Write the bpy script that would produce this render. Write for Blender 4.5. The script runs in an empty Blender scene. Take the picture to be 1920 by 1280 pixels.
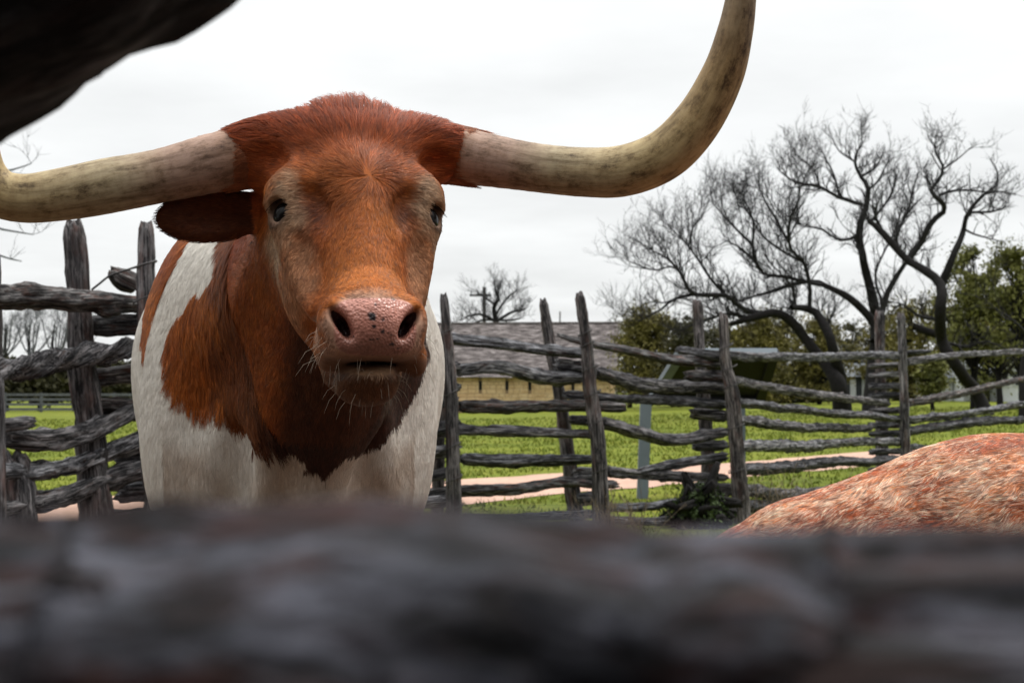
import bpy, math, random
import numpy as np
from mathutils import Vector, Matrix

scene = bpy.context.scene
col = scene.collection
rad = math.radians

# ------------------------------------------------------------------ camera
CAM_H = 1.28
PITCH = math.atan(75.0 / 2667.0)
cam_data = bpy.data.cameras.new("camera")
cam = bpy.data.objects.new("camera", cam_data)
col.objects.link(cam)
cam.location = (0, 0, CAM_H)
cam.rotation_euler = (rad(90) + PITCH, 0, 0)
cam_data.sensor_width = 36.0
cam_data.lens = 50.0
cam_data.clip_start = 0.02
cam_data.clip_end = 3000
cam_data.dof.use_dof = True
cam_data.dof.focus_distance = 2.42
cam_data.dof.aperture_fstop = 12.0
scene.camera = cam

# ------------------------------------------------------------------ overcast sky
SUN_EL, SUN_AZ = rad(64), rad(58)          # azimuth measured from +Y towards +X
world = bpy.data.worlds.new("World")
scene.world = world
world.use_nodes = True
wt = world.node_tree
wt.nodes.clear()
def wn(t, **kw):
    n = wt.nodes.new(t)
    for k, v in kw.items():
        setattr(n, k, v)
    return n
w_out = wn("ShaderNodeOutputWorld")
w_bg = wn("ShaderNodeBackground")
w_bg.inputs["Strength"].default_value = 0.1
w_sky = wn("ShaderNodeTexSky", sky_type="NISHITA", sun_disc=False)
w_sky.sun_elevation = SUN_EL
w_sky.sun_rotation = SUN_AZ
w_geo = wn("ShaderNodeTexCoord")
w_sep = wn("ShaderNodeSeparateXYZ")
wt.links.new(w_geo.outputs["Generated"], w_sep.inputs[0])
# cloud deck seen in perspective: direction / (z + c)
w_z = wn("ShaderNodeMath", operation="MAXIMUM"); w_z.inputs[1].default_value = 0.0
wt.links.new(w_sep.outputs["Z"], w_z.inputs[0])
w_zc = wn("ShaderNodeMath", operation="ADD"); w_zc.inputs[1].default_value = 0.10
wt.links.new(w_z.outputs[0], w_zc.inputs[0])
w_div = wn("ShaderNodeVectorMath", operation="DIVIDE")
wt.links.new(w_geo.outputs["Generated"], w_div.inputs[0])
wt.links.new(w_zc.outputs[0], w_div.inputs[1])
w_noise = wn("ShaderNodeTexNoise")
w_noise.inputs["Scale"].default_value = 1.3
w_noise.inputs["Detail"].default_value = 6
w_noise.inputs["Roughness"].default_value = 0.5
wt.links.new(w_div.outputs[0], w_noise.inputs["Vector"])
# overcast luminance rises towards the zenith (CIE overcast sky)
w_pow = wn("ShaderNodeMath", operation="POWER"); w_pow.inputs[1].default_value = 2.2
wt.links.new(w_z.outputs[0], w_pow.inputs[0])
w_lum = wn("ShaderNodeMath", operation="MULTIPLY_ADD")
w_lum.inputs[1].default_value = 2.4
w_lum.inputs[2].default_value = 0.93
wt.links.new(w_pow.outputs[0], w_lum.inputs[0])
w_nm = wn("ShaderNodeMapRange")
w_nm.inputs["From Min"].default_value = 0.3
w_nm.inputs["From Max"].default_value = 0.7
w_nm.inputs["To Min"].default_value = 0.91
w_nm.inputs["To Max"].default_value = 1.09
wt.links.new(w_noise.outputs["Fac"], w_nm.inputs["Value"])
w_l2 = wn("ShaderNodeMath", operation="MULTIPLY")
wt.links.new(w_lum.outputs[0], w_l2.inputs[0])
wt.links.new(w_nm.outputs[0], w_l2.inputs[1])
w_l3 = wn("ShaderNodeMath", operation="MULTIPLY"); w_l3.inputs[1].default_value = 10.0
wt.links.new(w_l2.outputs[0], w_l3.inputs[0])
w_tint = wn("ShaderNodeVectorMath", operation="SCALE")
w_tint.inputs[0].default_value = (0.985, 1.0, 1.0)
wt.links.new(w_l3.outputs[0], w_tint.inputs["Scale"])
w_mix = wn("ShaderNodeMix", data_type="RGBA")
w_mix.inputs["Factor"].default_value = 0.96
wt.links.new(w_sky.outputs[0], w_mix.inputs["A"])
wt.links.new(w_tint.outputs[0], w_mix.inputs["B"])
wt.links.new(w_mix.outputs["Result"], w_bg.inputs["Color"])
wt.links.new(w_bg.outputs[0], w_out.inputs[0])

sun_data = bpy.data.lights.new("sun", "SUN")
sun_data.energy = 2.2
sun_data.angle = rad(16)
sun_data.color = (1.0, 0.96, 0.9)
sun = bpy.data.objects.new("sun", sun_data)
col.objects.link(sun)
sd = Vector((math.sin(SUN_AZ) * math.cos(SUN_EL), math.cos(SUN_AZ) * math.cos(SUN_EL), math.sin(SUN_EL)))
sun.rotation_euler = sd.to_track_quat("Z", "Y").to_euler()

vs = scene.view_settings
scene.display_settings.display_device = "sRGB"
vs.view_transform = "Standard"
vs.look = "None"
vs.exposure = 0.0
vs.gamma = 1.0
vs.use_curve_mapping = False
scene.cycles.use_denoising = True
scene.cycles.max_bounces = 6
scene.cycles.diffuse_bounces = 3
scene.cycles.transparent_max_bounces = 6
scene.cycles_curves.shape = "RIBBONS"

# ------------------------------------------------------------------ helpers
FPX = 2667.0
_cp, _sp = math.cos(PITCH), math.sin(PITCH)
def P(px, py, d):
    """world point seen at picture position (px, py) of the 1920x1280 photograph at depth d metres"""
    a = (px - 960.0) / FPX
    b = (640.0 - py) / FPX
    return np.array((d * a, d * (_cp - b * _sp), CAM_H + d * (_sp + b * _cp)))

def smooth01(t):
    t = np.clip(t, 0, 1)
    return t * t * (3 - 2 * t)

def ground_z(x, y):
    x = np.asarray(x, float); y = np.asarray(y, float)
    s = smooth01((0.30 - x / np.maximum(y, 1.0)) / 0.35)
    return -0.010 * np.maximum(y - 12.0, 0) * s

def G(px, py):
    """ground point seen at a picture position"""
    lo, hi = 1.0, 400.0
    for _ in range(50):
        m = 0.5 * (lo + hi)
        p = P(px, py, m)
        if p[2] > ground_z(p[0], p[1]): lo = m
        else: hi = m
    p = P(px, py, lo)
    return np.array((p[0], p[1], float(ground_z(p[0], p[1]))))

def on_ground(px, d):
    x = (px - 960.0) / FPX * d
    return np.array((x, d, float(ground_z(x, d))))

def _hash(ix, iy, iz, seed):
    h = (ix.astype(np.uint32) * np.uint32(374761393) + iy.astype(np.uint32) * np.uint32(668265263)
         + iz.astype(np.uint32) * np.uint32(2147483647) + np.uint32((seed * 974634777) & 0xffffffff))
    h = (h ^ (h >> np.uint32(13))) * np.uint32(1274126177)
    h = h ^ (h >> np.uint32(16))
    return (h & np.uint32(0xffffff)).astype(np.float32) / np.float32(0xffffff)

def vnoise(p, seed=0):
    """value noise in 0..1 for points (..., 3)"""
    p = np.asarray(p, np.float32)
    i = np.floor(p).astype(np.int64)
    f = p - i
    u = f * f * (3 - 2 * f)
    out = 0
    for dx in (0, 1):
        wx = u[..., 0] if dx else 1 - u[..., 0]
        for dy in (0, 1):
            wy = u[..., 1] if dy else 1 - u[..., 1]
            for dz in (0, 1):
                wz = u[..., 2] if dz else 1 - u[..., 2]
                out = out + wx * wy * wz * _hash((i[..., 0] + dx) & 0xffff, (i[..., 1] + dy) & 0xffff, (i[..., 2] + dz) & 0xffff, seed)
    return out

def fbm(p, seed=0, oct=3):
    p = np.asarray(p, np.float32)
    a, s, t = 0.5, 0.0, 0.0
    for k in range(oct):
        s = s + a * vnoise(p * (2.0 ** k), seed + 17 * k)
        t += a
        a *= 0.5
    return s / t

def norm(v):
    return v / np.maximum(np.linalg.norm(v, axis=-1, keepdims=True), 1e-9)

# ---- scene objects
def props(o, label=None, category=None, group=None, kind=None):
    if label: o["label"] = label
    if category: o["category"] = category
    if group: o["group"] = group
    if kind: o["kind"] = kind
    return o

def empty(name, loc, label, category, group=None):
    o = bpy.data.objects.new(name, None)
    o.empty_display_size = 0.1
    o.location = tuple(float(c) for c in loc)
    col.objects.link(o)
    return props(o, label, category, group)

def mesh_obj(name, verts, faces, mat, parent=None, smooth=True, attrs=None):
    """one mesh object; verts in world space (made local to a parent Empty's location)"""
    verts = np.asarray(verts, np.float64)
    off = np.zeros(3)
    p = parent
    while p is not None:
        off += np.array(p.location)
        p = p.parent
    me = bpy.data.meshes.new(name)
    v = (verts - off).astype(np.float32)
    if isinstance(faces, np.ndarray):
        n, k = faces.shape
        me.vertices.add(len(v)); me.vertices.foreach_set("co", v.ravel())
        me.loops.add(n * k); me.loops.foreach_set("vertex_index", faces.astype(np.int32).ravel())
        me.polygons.add(n); me.polygons.foreach_set("loop_start", np.arange(0, n * k, k, dtype=np.int32))
        me.update(calc_edges=True)
    else:
        me.from_pydata([tuple(map(float, q)) for q in v], [], [tuple(map(int, f)) for f in faces])
    me.polygons.foreach_set("use_smooth", np.full(len(me.polygons), smooth, dtype=bool))
    for nm, (typ, arr) in (attrs or {}).items():
        a = me.attributes.new(nm, typ, "POINT")
        key = {"FLOAT": "value", "FLOAT_VECTOR": "vector", "FLOAT_COLOR": "color"}[typ]
        a.data.foreach_set(key, np.asarray(arr, np.float32).ravel())
    me.materials.append(mat)
    me.validate()
    o = bpy.data.objects.new(name, me)
    col.objects.link(o)
    if parent is not None:
        o.parent = parent
    return o

class MB:
    """collects polygons"""
    def __init__(self): self.v = []; self.f = []
    def poly(self, pts):
        b = len(self.v); self.v += [tuple(p) for p in pts]; self.f.append(tuple(range(b, b + len(pts))))
    def box(self, c, size, ax=None):
        """ax: 3x3 rows = axes"""
        c = np.asarray(c, float); A = np.eye(3) if ax is None else np.asarray(ax, float)
        h = np.asarray(size, float) / 2
        b = len(self.v)
        for sx in (-1, 1):
            for sy in (-1, 1):
                for sz in (-1, 1):
                    self.v.append(tuple(c + A[0] * sx * h[0] + A[1] * sy * h[1] + A[2] * sz * h[2]))
        for q in ((0, 1, 3, 2), (4, 6, 7, 5), (0, 4, 5, 1), (2, 3, 7, 6), (0, 2, 6, 4), (1, 5, 7, 3)):
            self.f.append(tuple(b + i for i in q))
    def bar(self, p, q, r, n=6, r2=None):
        p = np.asarray(p, float); q = np.asarray(q, float); r2 = r if r2 is None else r2
        d = norm(q - p); a = norm(np.cross(d, (0.13, 0.97, 0.21) if abs(d[2]) > 0.8 else (0, 0, 1))); c = np.cross(d, a)
        b = len(self.v)
        for pt, rr in ((p, r), (q, r2)):
            for i in range(n):
                t = 2 * math.pi * i / n
                self.v.append(tuple(pt + rr * (a * math.cos(t) + c * math.sin(t))))
        for i in range(n):
            j = (i + 1) % n
            self.f.append((b + i, b + j, b + n + j, b + n + i))
        self.f.append(tuple(b + i for i in reversed(range(n))))
        self.f.append(tuple(b + n + i for i in range(n)))
    def build(self, name, mat, parent=None, smooth=False):
        return mesh_obj(name, self.v, self.f, mat, parent, smooth)

def catmull(pts, n):
    pts = np.asarray(pts, float)
    if len(pts) == 2:
        t = np.linspace(0, 1, n)[:, None]
        return pts[0] * (1 - t) + pts[1] * t
    ext = np.vstack([2 * pts[0] - pts[1], pts, 2 * pts[-1] - pts[-2]])
    seg = np.linalg.norm(np.diff(pts[:, :3], axis=0), axis=1)
    cum = np.concatenate([[0], np.cumsum(seg)])
    s = np.linspace(0, cum[-1], n)
    k = np.clip(np.searchsorted(cum, s, side="right") - 1, 0, len(seg) - 1)
    t = ((s - cum[k]) / np.maximum(seg[k], 1e-9))[:, None]
    p0, p1, p2, p3 = ext[k], ext[k + 1], ext[k + 2], ext[k + 3]
    return 0.5 * (2 * p1 + (p2 - p0) * t + (2 * p0 - 5 * p1 + 4 * p2 - p3) * t ** 2 + (3 * p1 - p0 - 3 * p2 + p3) * t ** 3)

def frames(sp):
    T = norm(np.gradient(sp, axis=0))
    N = np.zeros_like(T)
    ref = np.array((0, 0, 1.0)) if abs(T[0][2]) < 0.8 else np.array((0, 1.0, 0))
    N[0] = norm(ref - T[0] * ref.dot(T[0]))
    for i in range(1, len(sp)):
        v = N[i - 1] - T[i] * N[i - 1].dot(T[i])
        N[i] = norm(v)
    return T, N, np.cross(T, N)

def grid_faces(n, m, closed=True):
    i = np.arange(n - 1)[:, None]; j = np.arange(m)[None, :]
    jn = (j + 1) % m
    f = np.stack([i * m + j, i * m + jn, (i + 1) * m + jn, (i + 1) * m + j], -1).reshape(-1, 4)
    return f

# ------------------------------------------------------------------ materials
def new_mat(name):
    m = bpy.data.materials.new(name)
    m.use_nodes = True
    nt = m.node_tree
    nt.nodes.clear()
    out = nt.nodes.new("ShaderNodeOutputMaterial")
    b = nt.nodes.new("ShaderNodeBsdfPrincipled")
    nt.links.new(b.outputs[0], out.inputs[0])
    return m, nt, b

def ramp(nt, stops, src, interp="LINEAR"):
    r = nt.nodes.new("ShaderNodeValToRGB")
    r.color_ramp.interpolation = interp
    e = r.color_ramp.elements
    while len(e) > 1: e.remove(e[-1])
    e[0].position = stops[0][0]; e[0].color = (*stops[0][1], 1)
    for p, c in stops[1:]:
        x = e.new(p); x.color = (*c, 1)
    nt.links.new(src, r.inputs[0])
    return r.outputs[0]

def noise(nt, vec, scale, detail=4, rough=0.55, dist=0.0):
    n = nt.nodes.new("ShaderNodeTexNoise")
    n.inputs["Scale"].default_value = scale
    n.inputs["Detail"].default_value = detail
    n.inputs["Roughness"].default_value = rough
    n.inputs["Distortion"].default_value = dist
    if vec is not None: nt.links.new(vec, n.inputs["Vector"])
    return n.outputs["Fac"]

def mixc(nt, fac, a, b, blend="MIX"):
    m = nt.nodes.new("ShaderNodeMix"); m.data_type = "RGBA"; m.blend_type = blend
    for k, v in (("Factor", fac), ("A", a), ("B", b)):
        s = m.inputs[k] if k == "Factor" else [i for i in m.inputs if i.name == k and i.type == "RGBA"][0]
        if isinstance(v, (int, float)): s.default_value = v
        elif isinstance(v, tuple): s.default_value = (*v, 1)
        else: nt.links.new(v, s)
    return [o for o in m.outputs if o.type == "RGBA"][0]

def scaled(nt, vec, sc, rnd=None):
    m = nt.nodes.new("ShaderNodeMapping")
    m.inputs["Scale"].default_value = sc
    nt.links.new(vec, m.inputs["Vector"])
    if rnd is not None: nt.links.new(rnd, m.inputs["Location"])
    return m.outputs[0]

def rand_off(nt, k=37.0):
    oi = nt.nodes.new("ShaderNodeObjectInfo")
    c = nt.nodes.new("ShaderNodeMath"); c.operation = "MULTIPLY"; c.inputs[1].default_value = k
    nt.links.new(oi.outputs["Random"], c.inputs[0])
    return c.outputs[0], oi.outputs["Random"]

def bump(nt, bsdf, h, strength, dist):
    b = nt.nodes.new("ShaderNodeBump")
    b.inputs["Strength"].default_value = strength
    b.inputs["Distance"].default_value = dist
    nt.links.new(h, b.inputs["Height"])
    nt.links.new(b.outputs[0], bsdf.inputs["Normal"])

def attr(nt, name):
    a = nt.nodes.new("ShaderNodeAttribute"); a.attribute_name = name
    return a

def wood_mat(name, dark, mid, light, brown, brown_amt=0.5, grain=90.0, along=5.0, patch=6.0, lichen=0.3, lsc=1.0, la=1.0):
    m, nt, b = new_mat(name)
    off, rnd = rand_off(nt)
    w = attr(nt, "wood").outputs["Vector"]
    g = noise(nt, scaled(nt, w, (along, grain, grain), off), 1.0, 6, 0.62, 0.4)
    big = noise(nt, scaled(nt, w, (patch, patch * 4, patch * 4), off), 1.0, 5, 0.6)
    c = ramp(nt, [(0.36, dark), (0.46, mid), (0.55, tuple(0.6 * x + 0.4 * y for x, y in zip(mid, light))), (0.68, light)], g)
    br = noise(nt, scaled(nt, w, (patch * 0.8, patch * 3, patch * 3), off), 1.3, 4, 0.6)
    brf = ramp(nt, [(0.60 - 0.12 * brown_amt, (0, 0, 0)), (0.74 - 0.12 * brown_amt, (1, 1, 1))], br)
    brc = ramp(nt, [(0.3, tuple(x * 0.4 for x in brown)), (0.7, brown)], g)
    c = mixc(nt, brf, c, brc)
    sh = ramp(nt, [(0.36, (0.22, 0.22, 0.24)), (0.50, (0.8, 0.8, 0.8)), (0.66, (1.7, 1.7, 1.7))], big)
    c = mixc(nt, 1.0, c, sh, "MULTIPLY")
    # silvered, lichened spots
    li = noise(nt, scaled(nt, w, (9.0 * lsc * la, 30.0 * lsc, 30.0 * lsc), off), 1.0, 5, 0.62, 0.3)
    lf = ramp(nt, [(0.50, (0, 0, 0)), (0.66, (lichen, lichen, lichen))], li)
    c = mixc(nt, lf, c, ramp(nt, [(0.3, mid), (0.5, light), (0.8, tuple(1.3 * x for x in light))], g))
    c = mixc(nt, 1.0, c, ramp(nt, [(0.0, (0.55, 0.55, 0.58)), (0.35, (1.0, 0.93, 0.90)), (0.65, (0.85, 0.85, 0.88)), (1.0, (1.45, 1.42, 1.42))], rnd), "MULTIPLY")
    nt.links.new(c, b.inputs["Base Color"])
    b.inputs["Roughness"].default_value = 0.8
    b.inputs["Specular IOR Level"].default_value = 0.25
    bump(nt, b, g, 1.0, 0.016)
    return m

MAT = {}
MAT["rail"] = wood_mat("weathered_cedar", (0.004, 0.004, 0.005), (0.020, 0.020, 0.023), (0.30, 0.30, 0.31), (0.06, 0.034, 0.028), 0.30, lichen=0.6)
MAT["post"] = wood_mat("weathered_post", (0.004, 0.004, 0.005), (0.035, 0.033, 0.035), (0.25, 0.24, 0.24), (0.12, 0.078, 0.070), 0.8, 80.0, 3.0, 3.0, lichen=0.5)
MAT["bark_rail"] = wood_mat("barky_cedar", (0.004, 0.004, 0.004), (0.022, 0.020, 0.020), (0.22, 0.215, 0.21), (0.085, 0.042, 0.032), 0.8, 70.0, 6.0, 8.0)
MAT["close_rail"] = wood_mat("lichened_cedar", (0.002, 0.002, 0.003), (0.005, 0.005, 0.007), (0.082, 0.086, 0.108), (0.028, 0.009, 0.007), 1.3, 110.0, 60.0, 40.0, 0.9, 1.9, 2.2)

def plain(name, c, rough=0.8, var=0.25, scale=8.0, spec=0.3, bmp=0.0, metallic=0.0):
    m, nt, b = new_mat(name)
    tc = nt.nodes.new("ShaderNodeTexCoord")
    n = noise(nt, tc.outputs["Object"], scale, 5, 0.6)
    lo = tuple(x * (1 - var) for x in c); hi = tuple(min(1, x * (1 + var)) for x in c)
    nt.links.new(ramp(nt, [(0.3, lo), (0.7, hi)], n), b.inputs["Base Color"])
    b.inputs["Roughness"].default_value = rough
    b.inputs["Specular IOR Level"].default_value = spec
    b.inputs["Metallic"].default_value = metallic
    if bmp: bump(nt, b, n, 0.6, bmp)
    return m

MAT["bark"] = plain("tree_bark", (0.009, 0.008, 0.008), 0.9, 0.5, 6.0, 0.2, 0.03)
MAT["twig"] = plain("twigs", (0.018, 0.017, 0.018), 0.9, 0.3, 2.0, 0.2)
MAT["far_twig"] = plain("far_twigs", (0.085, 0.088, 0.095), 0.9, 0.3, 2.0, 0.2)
MAT["wire"] = plain("rusted_wire", (0.025, 0.022, 0.022), 0.6, 0.4, 60.0, 0.5)
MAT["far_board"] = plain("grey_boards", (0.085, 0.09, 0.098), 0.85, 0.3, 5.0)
MAT["sign_grey"] = plain("grey_painted_steel", (0.12, 0.145, 0.165), 0.55, 0.12, 5.0)
MAT["sign_dark"] = plain("dark_panel_back", (0.006, 0.0065, 0.007), 0.6, 0.3, 6.0)
MAT["pole"] = plain("pole_wood", (0.04, 0.038, 0.036), 0.9, 0.3, 4.0)
MAT["white_paint"] = plain("white_clapboard", (0.55, 0.57, 0.58), 0.7, 0.08, 3.0)
MAT["house_roof"] = plain("grey_roofing", (0.20, 0.215, 0.23), 0.8, 0.15, 4.0)
MAT["dark_glass"] = plain("dark_window_glass", (0.018, 0.02, 0.022), 0.2, 0.2, 2.0, 0.5)
MAT["dark_boards"] = plain("dark_gable_boards", (0.045, 0.05, 0.055), 0.85, 0.3, 6.0)
MAT["slot"] = plain("dark_opening", (0.01, 0.01, 0.01), 0.9, 0.2, 6.0)

def leaf_mat(name, c1, c2):
    m, nt, b = new_mat(name)
    tc = nt.nodes.new("ShaderNodeTexCoord")
    n = noise(nt, tc.outputs["Object"], 0.9, 4, 0.65)
    nt.links.new(ramp(nt, [(0.32, c1), (0.66, c2)], n), b.inputs["Base Color"])
    b.inputs["Roughness"].default_value = 0.7
    b.inputs["Specular IOR Level"].default_value = 0.2
    return m
MAT["leaf_olive"] = leaf_mat("olive_leaves", (0.050, 0.046, 0.014), (0.150, 0.130, 0.030))
MAT["leaf_green"] = leaf_mat("spring_leaves", (0.055, 0.062, 0.016), (0.170, 0.170, 0.045))
MAT["leaf_dark"] = leaf_mat("dark_leaves", (0.018, 0.019, 0.010), (0.055, 0.052, 0.020))
MAT["leaf_bush"] = leaf_mat("bush_leaves", (0.018, 0.030, 0.010), (0.050, 0.075, 0.022))
MAT["leaf_tan"] = leaf_mat("tan_buds", (0.10, 0.095, 0.06), (0.20, 0.18, 0.10))

# ------------------------------------------------------------------ ground, path, grass
def ground_material():
    m, nt, b = new_mat("meadow_ground")
    tc = nt.nodes.new("ShaderNodeTexCoord")
    o = tc.outputs["Object"]
    n1 = noise(nt, o, 0.35, 5, 0.6)
    n2 = noise(nt, o, 6.0, 5, 0.7)
    g = ramp(nt, [(0.30, (0.058, 0.080, 0.009)), (0.50, (0.115, 0.140, 0.013)), (0.70, (0.18, 0.175, 0.03))], n2)
    g = mixc(nt, 1.0, g, ramp(nt, [(0.3, (0.60, 0.66, 0.7)), (0.5, (1.0, 1.0, 1.0)), (0.7, (1.25, 1.1, 1.3))], n1), "MULTIPLY")
    # trodden corral dirt on this side of the fence
    dirt = ramp(nt, [(0.3, (0.06, 0.042, 0.03)), (0.7, (0.13, 0.092, 0.07))], n2)
    sep = nt.nodes.new("ShaderNodeSeparateXYZ"); nt.links.new(o, sep.inputs[0])
    jit = nt.nodes.new("ShaderNodeMath"); jit.operation = "MULTIPLY_ADD"
    jit.inputs[1].default_value = 2.0; nt.links.new(n1, jit.inputs[0]); nt.links.new(sep.outputs["Y"], jit.inputs[2])
    mr = nt.nodes.new("ShaderNodeMapRange"); mr.interpolation_type = "SMOOTHSTEP"
    mr.inputs["From Min"].default_value = 10.4; mr.inputs["From Max"].default_value = 11.8
    nt.links.new(jit.outputs[0], mr.inputs["Value"])
    nt.links.new(mixc(nt, mr.outputs[0], dirt, g), b.inputs["Base Color"])
    b.inputs["Roughness"].default_value = 0.95
    b.inputs["Specular IOR Level"].default_value = 0.1
    bump(nt, b, n2, 0.8, 0.05)
    return m
MAT["ground"] = ground_material()

ys = np.concatenate([np.linspace(-40, 0, 9)[:-1], np.linspace(0, 30, 31)[:-1], np.geomspace(30, 1500, 50)])
us = np.concatenate([np.linspace(-14, -0.6, 12)[:-1], np.linspace(-0.6, 0.6, 41)[:-1], np.linspace(0.6, 14, 12)])
gv = []
for y in ys:
    for u in us:
        x = u * max(y, 12.0)
        gv.append((x, y, float(ground_z(x, y))))
n_u = len(us)
gi = np.arange(len(ys) - 1)[:, None]; gj = np.arange(n_u - 1)[None, :]
gf = np.stack([gi * n_u + gj, gi * n_u + gj + 1, (gi + 1) * n_u + gj + 1, (gi + 1) * n_u + gj], -1).reshape(-1, 4)
props(mesh_obj("ground", gv, gf, MAT["ground"]), kind="structure")

def path_material():
    m, nt, b = new_mat("pink_gravel")
    tc = nt.nodes.new("ShaderNodeTexCoord")
    n = noise(nt, tc.outputs["Object"], 14.0, 6, 0.7)
    n2 = noise(nt, tc.outputs["Object"], 0.8, 4, 0.6)
    c = ramp(nt, [(0.3, (0.34, 0.205, 0.15)), (0.7, (0.50, 0.325, 0.25))], n)
    c = mixc(nt, 1.0, c, ramp(nt, [(0.3, (0.85, 0.85, 0.85)), (0.7, (1.1, 1.08, 1.05))], n2), "MULTIPLY")
    nt.links.new(c, b.inputs["Base Color"])
    b.inputs["Roughness"].default_value = 0.95
    bump(nt, b, n, 0.5, 0.02)
    return m
MAT["path"] = path_material()
PATH_UP = [(-500, 985), (-100, 948), (200, 932), (500, 918), (870, 899), (1050, 888), (1250, 876), (1395, 866), (1640, 846), (1760, 840), (1900, 836), (2300, 826)]
PATH_LO = [(-500, 1080), (-100, 1010), (200, 990), (500, 972), (870, 947), (1050, 926), (1250, 911), (1395, 895), (1640, 873), (1760, 866), (1900, 858), (2300, 846)]
pu = catmull([G(*q) for q in PATH_UP], 90); pl = catmull([G(*q) for q in PATH_LO], 90)
jn = (fbm(np.stack([np.arange(90) * 0.9, np.zeros(90), np.zeros(90)], -1), 5) - 0.5)[:, None] * 0.5
pu = pu + np.array((0, 1, 0)) * jn; pl = pl - np.array((0, 1, 0)) * jn[::-1]
rows = []
for k in range(7):
    t = k / 6
    q = pl * (1 - t) + pu * t
    q[:, 2] = ground_z(q[:, 0], q[:, 1]) + 0.008
    rows.append(q)
pv = np.stack(rows, 1).reshape(-1, 3)
pi_ = np.arange(89)[:, None]; pj = np.arange(6)[None, :]
pf = np.stack([pi_ * 7 + pj, (pi_ + 1) * 7 + pj, (pi_ + 1) * 7 + pj + 1, pi_ * 7 + pj + 1], -1).reshape(-1, 4)
props(mesh_obj("path", pv, pf, MAT["path"]), kind="structure")

def grass_material():
    m, nt, b = new_mat("grass_blades")
    tc = nt.nodes.new("ShaderNodeTexCoord")
    n = noise(nt, tc.outputs["Object"], 1.6, 7, 0.75)
    nt.links.new(ramp(nt, [(0.3, (0.062, 0.092, 0.010)), (0.5, (0.122, 0.155, 0.014)), (0.7, (0.205, 0.195, 0.04))], n), b.inputs["Base Color"])
    b.inputs["Roughness"].default_value = 0.7
    b.inputs["Specular IOR Level"].default_value = 0.2
    return m
MAT["grass"] = grass_material()
rng = np.random.default_rng(3)
NB = 90000
gy = 10.6 * (70 / 10.6) ** rng.random(NB)
gx = gy * rng.uniform(-0.40, 0.42, NB)
# keep blades off the path
pyu = np.interp(gx, pu[:, 0], pu[:, 1]); pyl = np.interp(gx, pl[:, 0], pl[:, 1])
tuft = fbm(np.stack([gx * 1.3, gy * 1.3, np.zeros(NB)], -1), 9)
keep = ~((gy > pyl - 0.15) & (gy < pyu + 0.15)) & (tuft > rng.uniform(0.25, 0.6, NB))
gx, gy, tuft = gx[keep], gy[keep], tuft[keep]
n = len(gx)
gz = ground_z(gx, gy)
hh = rng.uniform(0.022, 0.06, n) * (0.5 + tuft) * (gy / 14) ** 0.35
ww = rng.uniform(0.006, 0.014, n) * (gy / 12) ** 0.8
an = rng.uniform(0, 2 * np.pi, n); le = rng.normal(0, 0.45, (n, 2)) * hh[:, None]
dx, dy = np.cos(an) * ww, np.sin(an) * ww
a = np.stack([gx - dx, gy - dy, gz - 0.005], -1); b_ = np.stack([gx + dx, gy + dy, gz - 0.005], -1)
c_ = np.stack([gx + le[:, 0], gy + le[:, 1], gz + hh], -1)
gv = np.stack([a, b_, c_], 1).reshape(-1, 3)
gf = np.arange(3 * n).reshape(-1, 3)
props(mesh_obj("grass", gv, gf, MAT["grass"], smooth=False), "yellow-green meadow grass behind the rail fence", "grass", kind="stuff")
# ------------------------------------------------------------------ stone barn
def stone_material(name, c1, c2, c3):
    m, nt, b = new_mat(name)
    tc = nt.nodes.new("ShaderNodeTexCoord")
    n = noise(nt, scaled(nt, tc.outputs["Object"], (1.3, 1.3, 7.0)), 1.0, 6, 0.7)
    nt.links.new(ramp(nt, [(0.34, c1), (0.5, c2), (0.66, c3)], n), b.inputs["Base Color"])
    b.inputs["Roughness"].default_value = 0.9
    b.inputs["Specular IOR Level"].default_value = 0.2
    return m
MAT["stone"] = stone_material("tan_limestone", (0.36, 0.235, 0.115), (0.50, 0.36, 0.195), (0.60, 0.47, 0.30))
MAT["mortar"] = plain("lime_mortar", (0.20, 0.14, 0.085), 0.95, 0.2, 3.0)
MAT["shingle"] = stone_material("grey_shingles", (0.040, 0.034, 0.033), (0.13, 0.112, 0.110), (0.27, 0.24, 0.235))
MAT["clay"] = plain("orange_clay", (0.42, 0.14, 0.06), 0.9, 0.25, 2.0)

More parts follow.
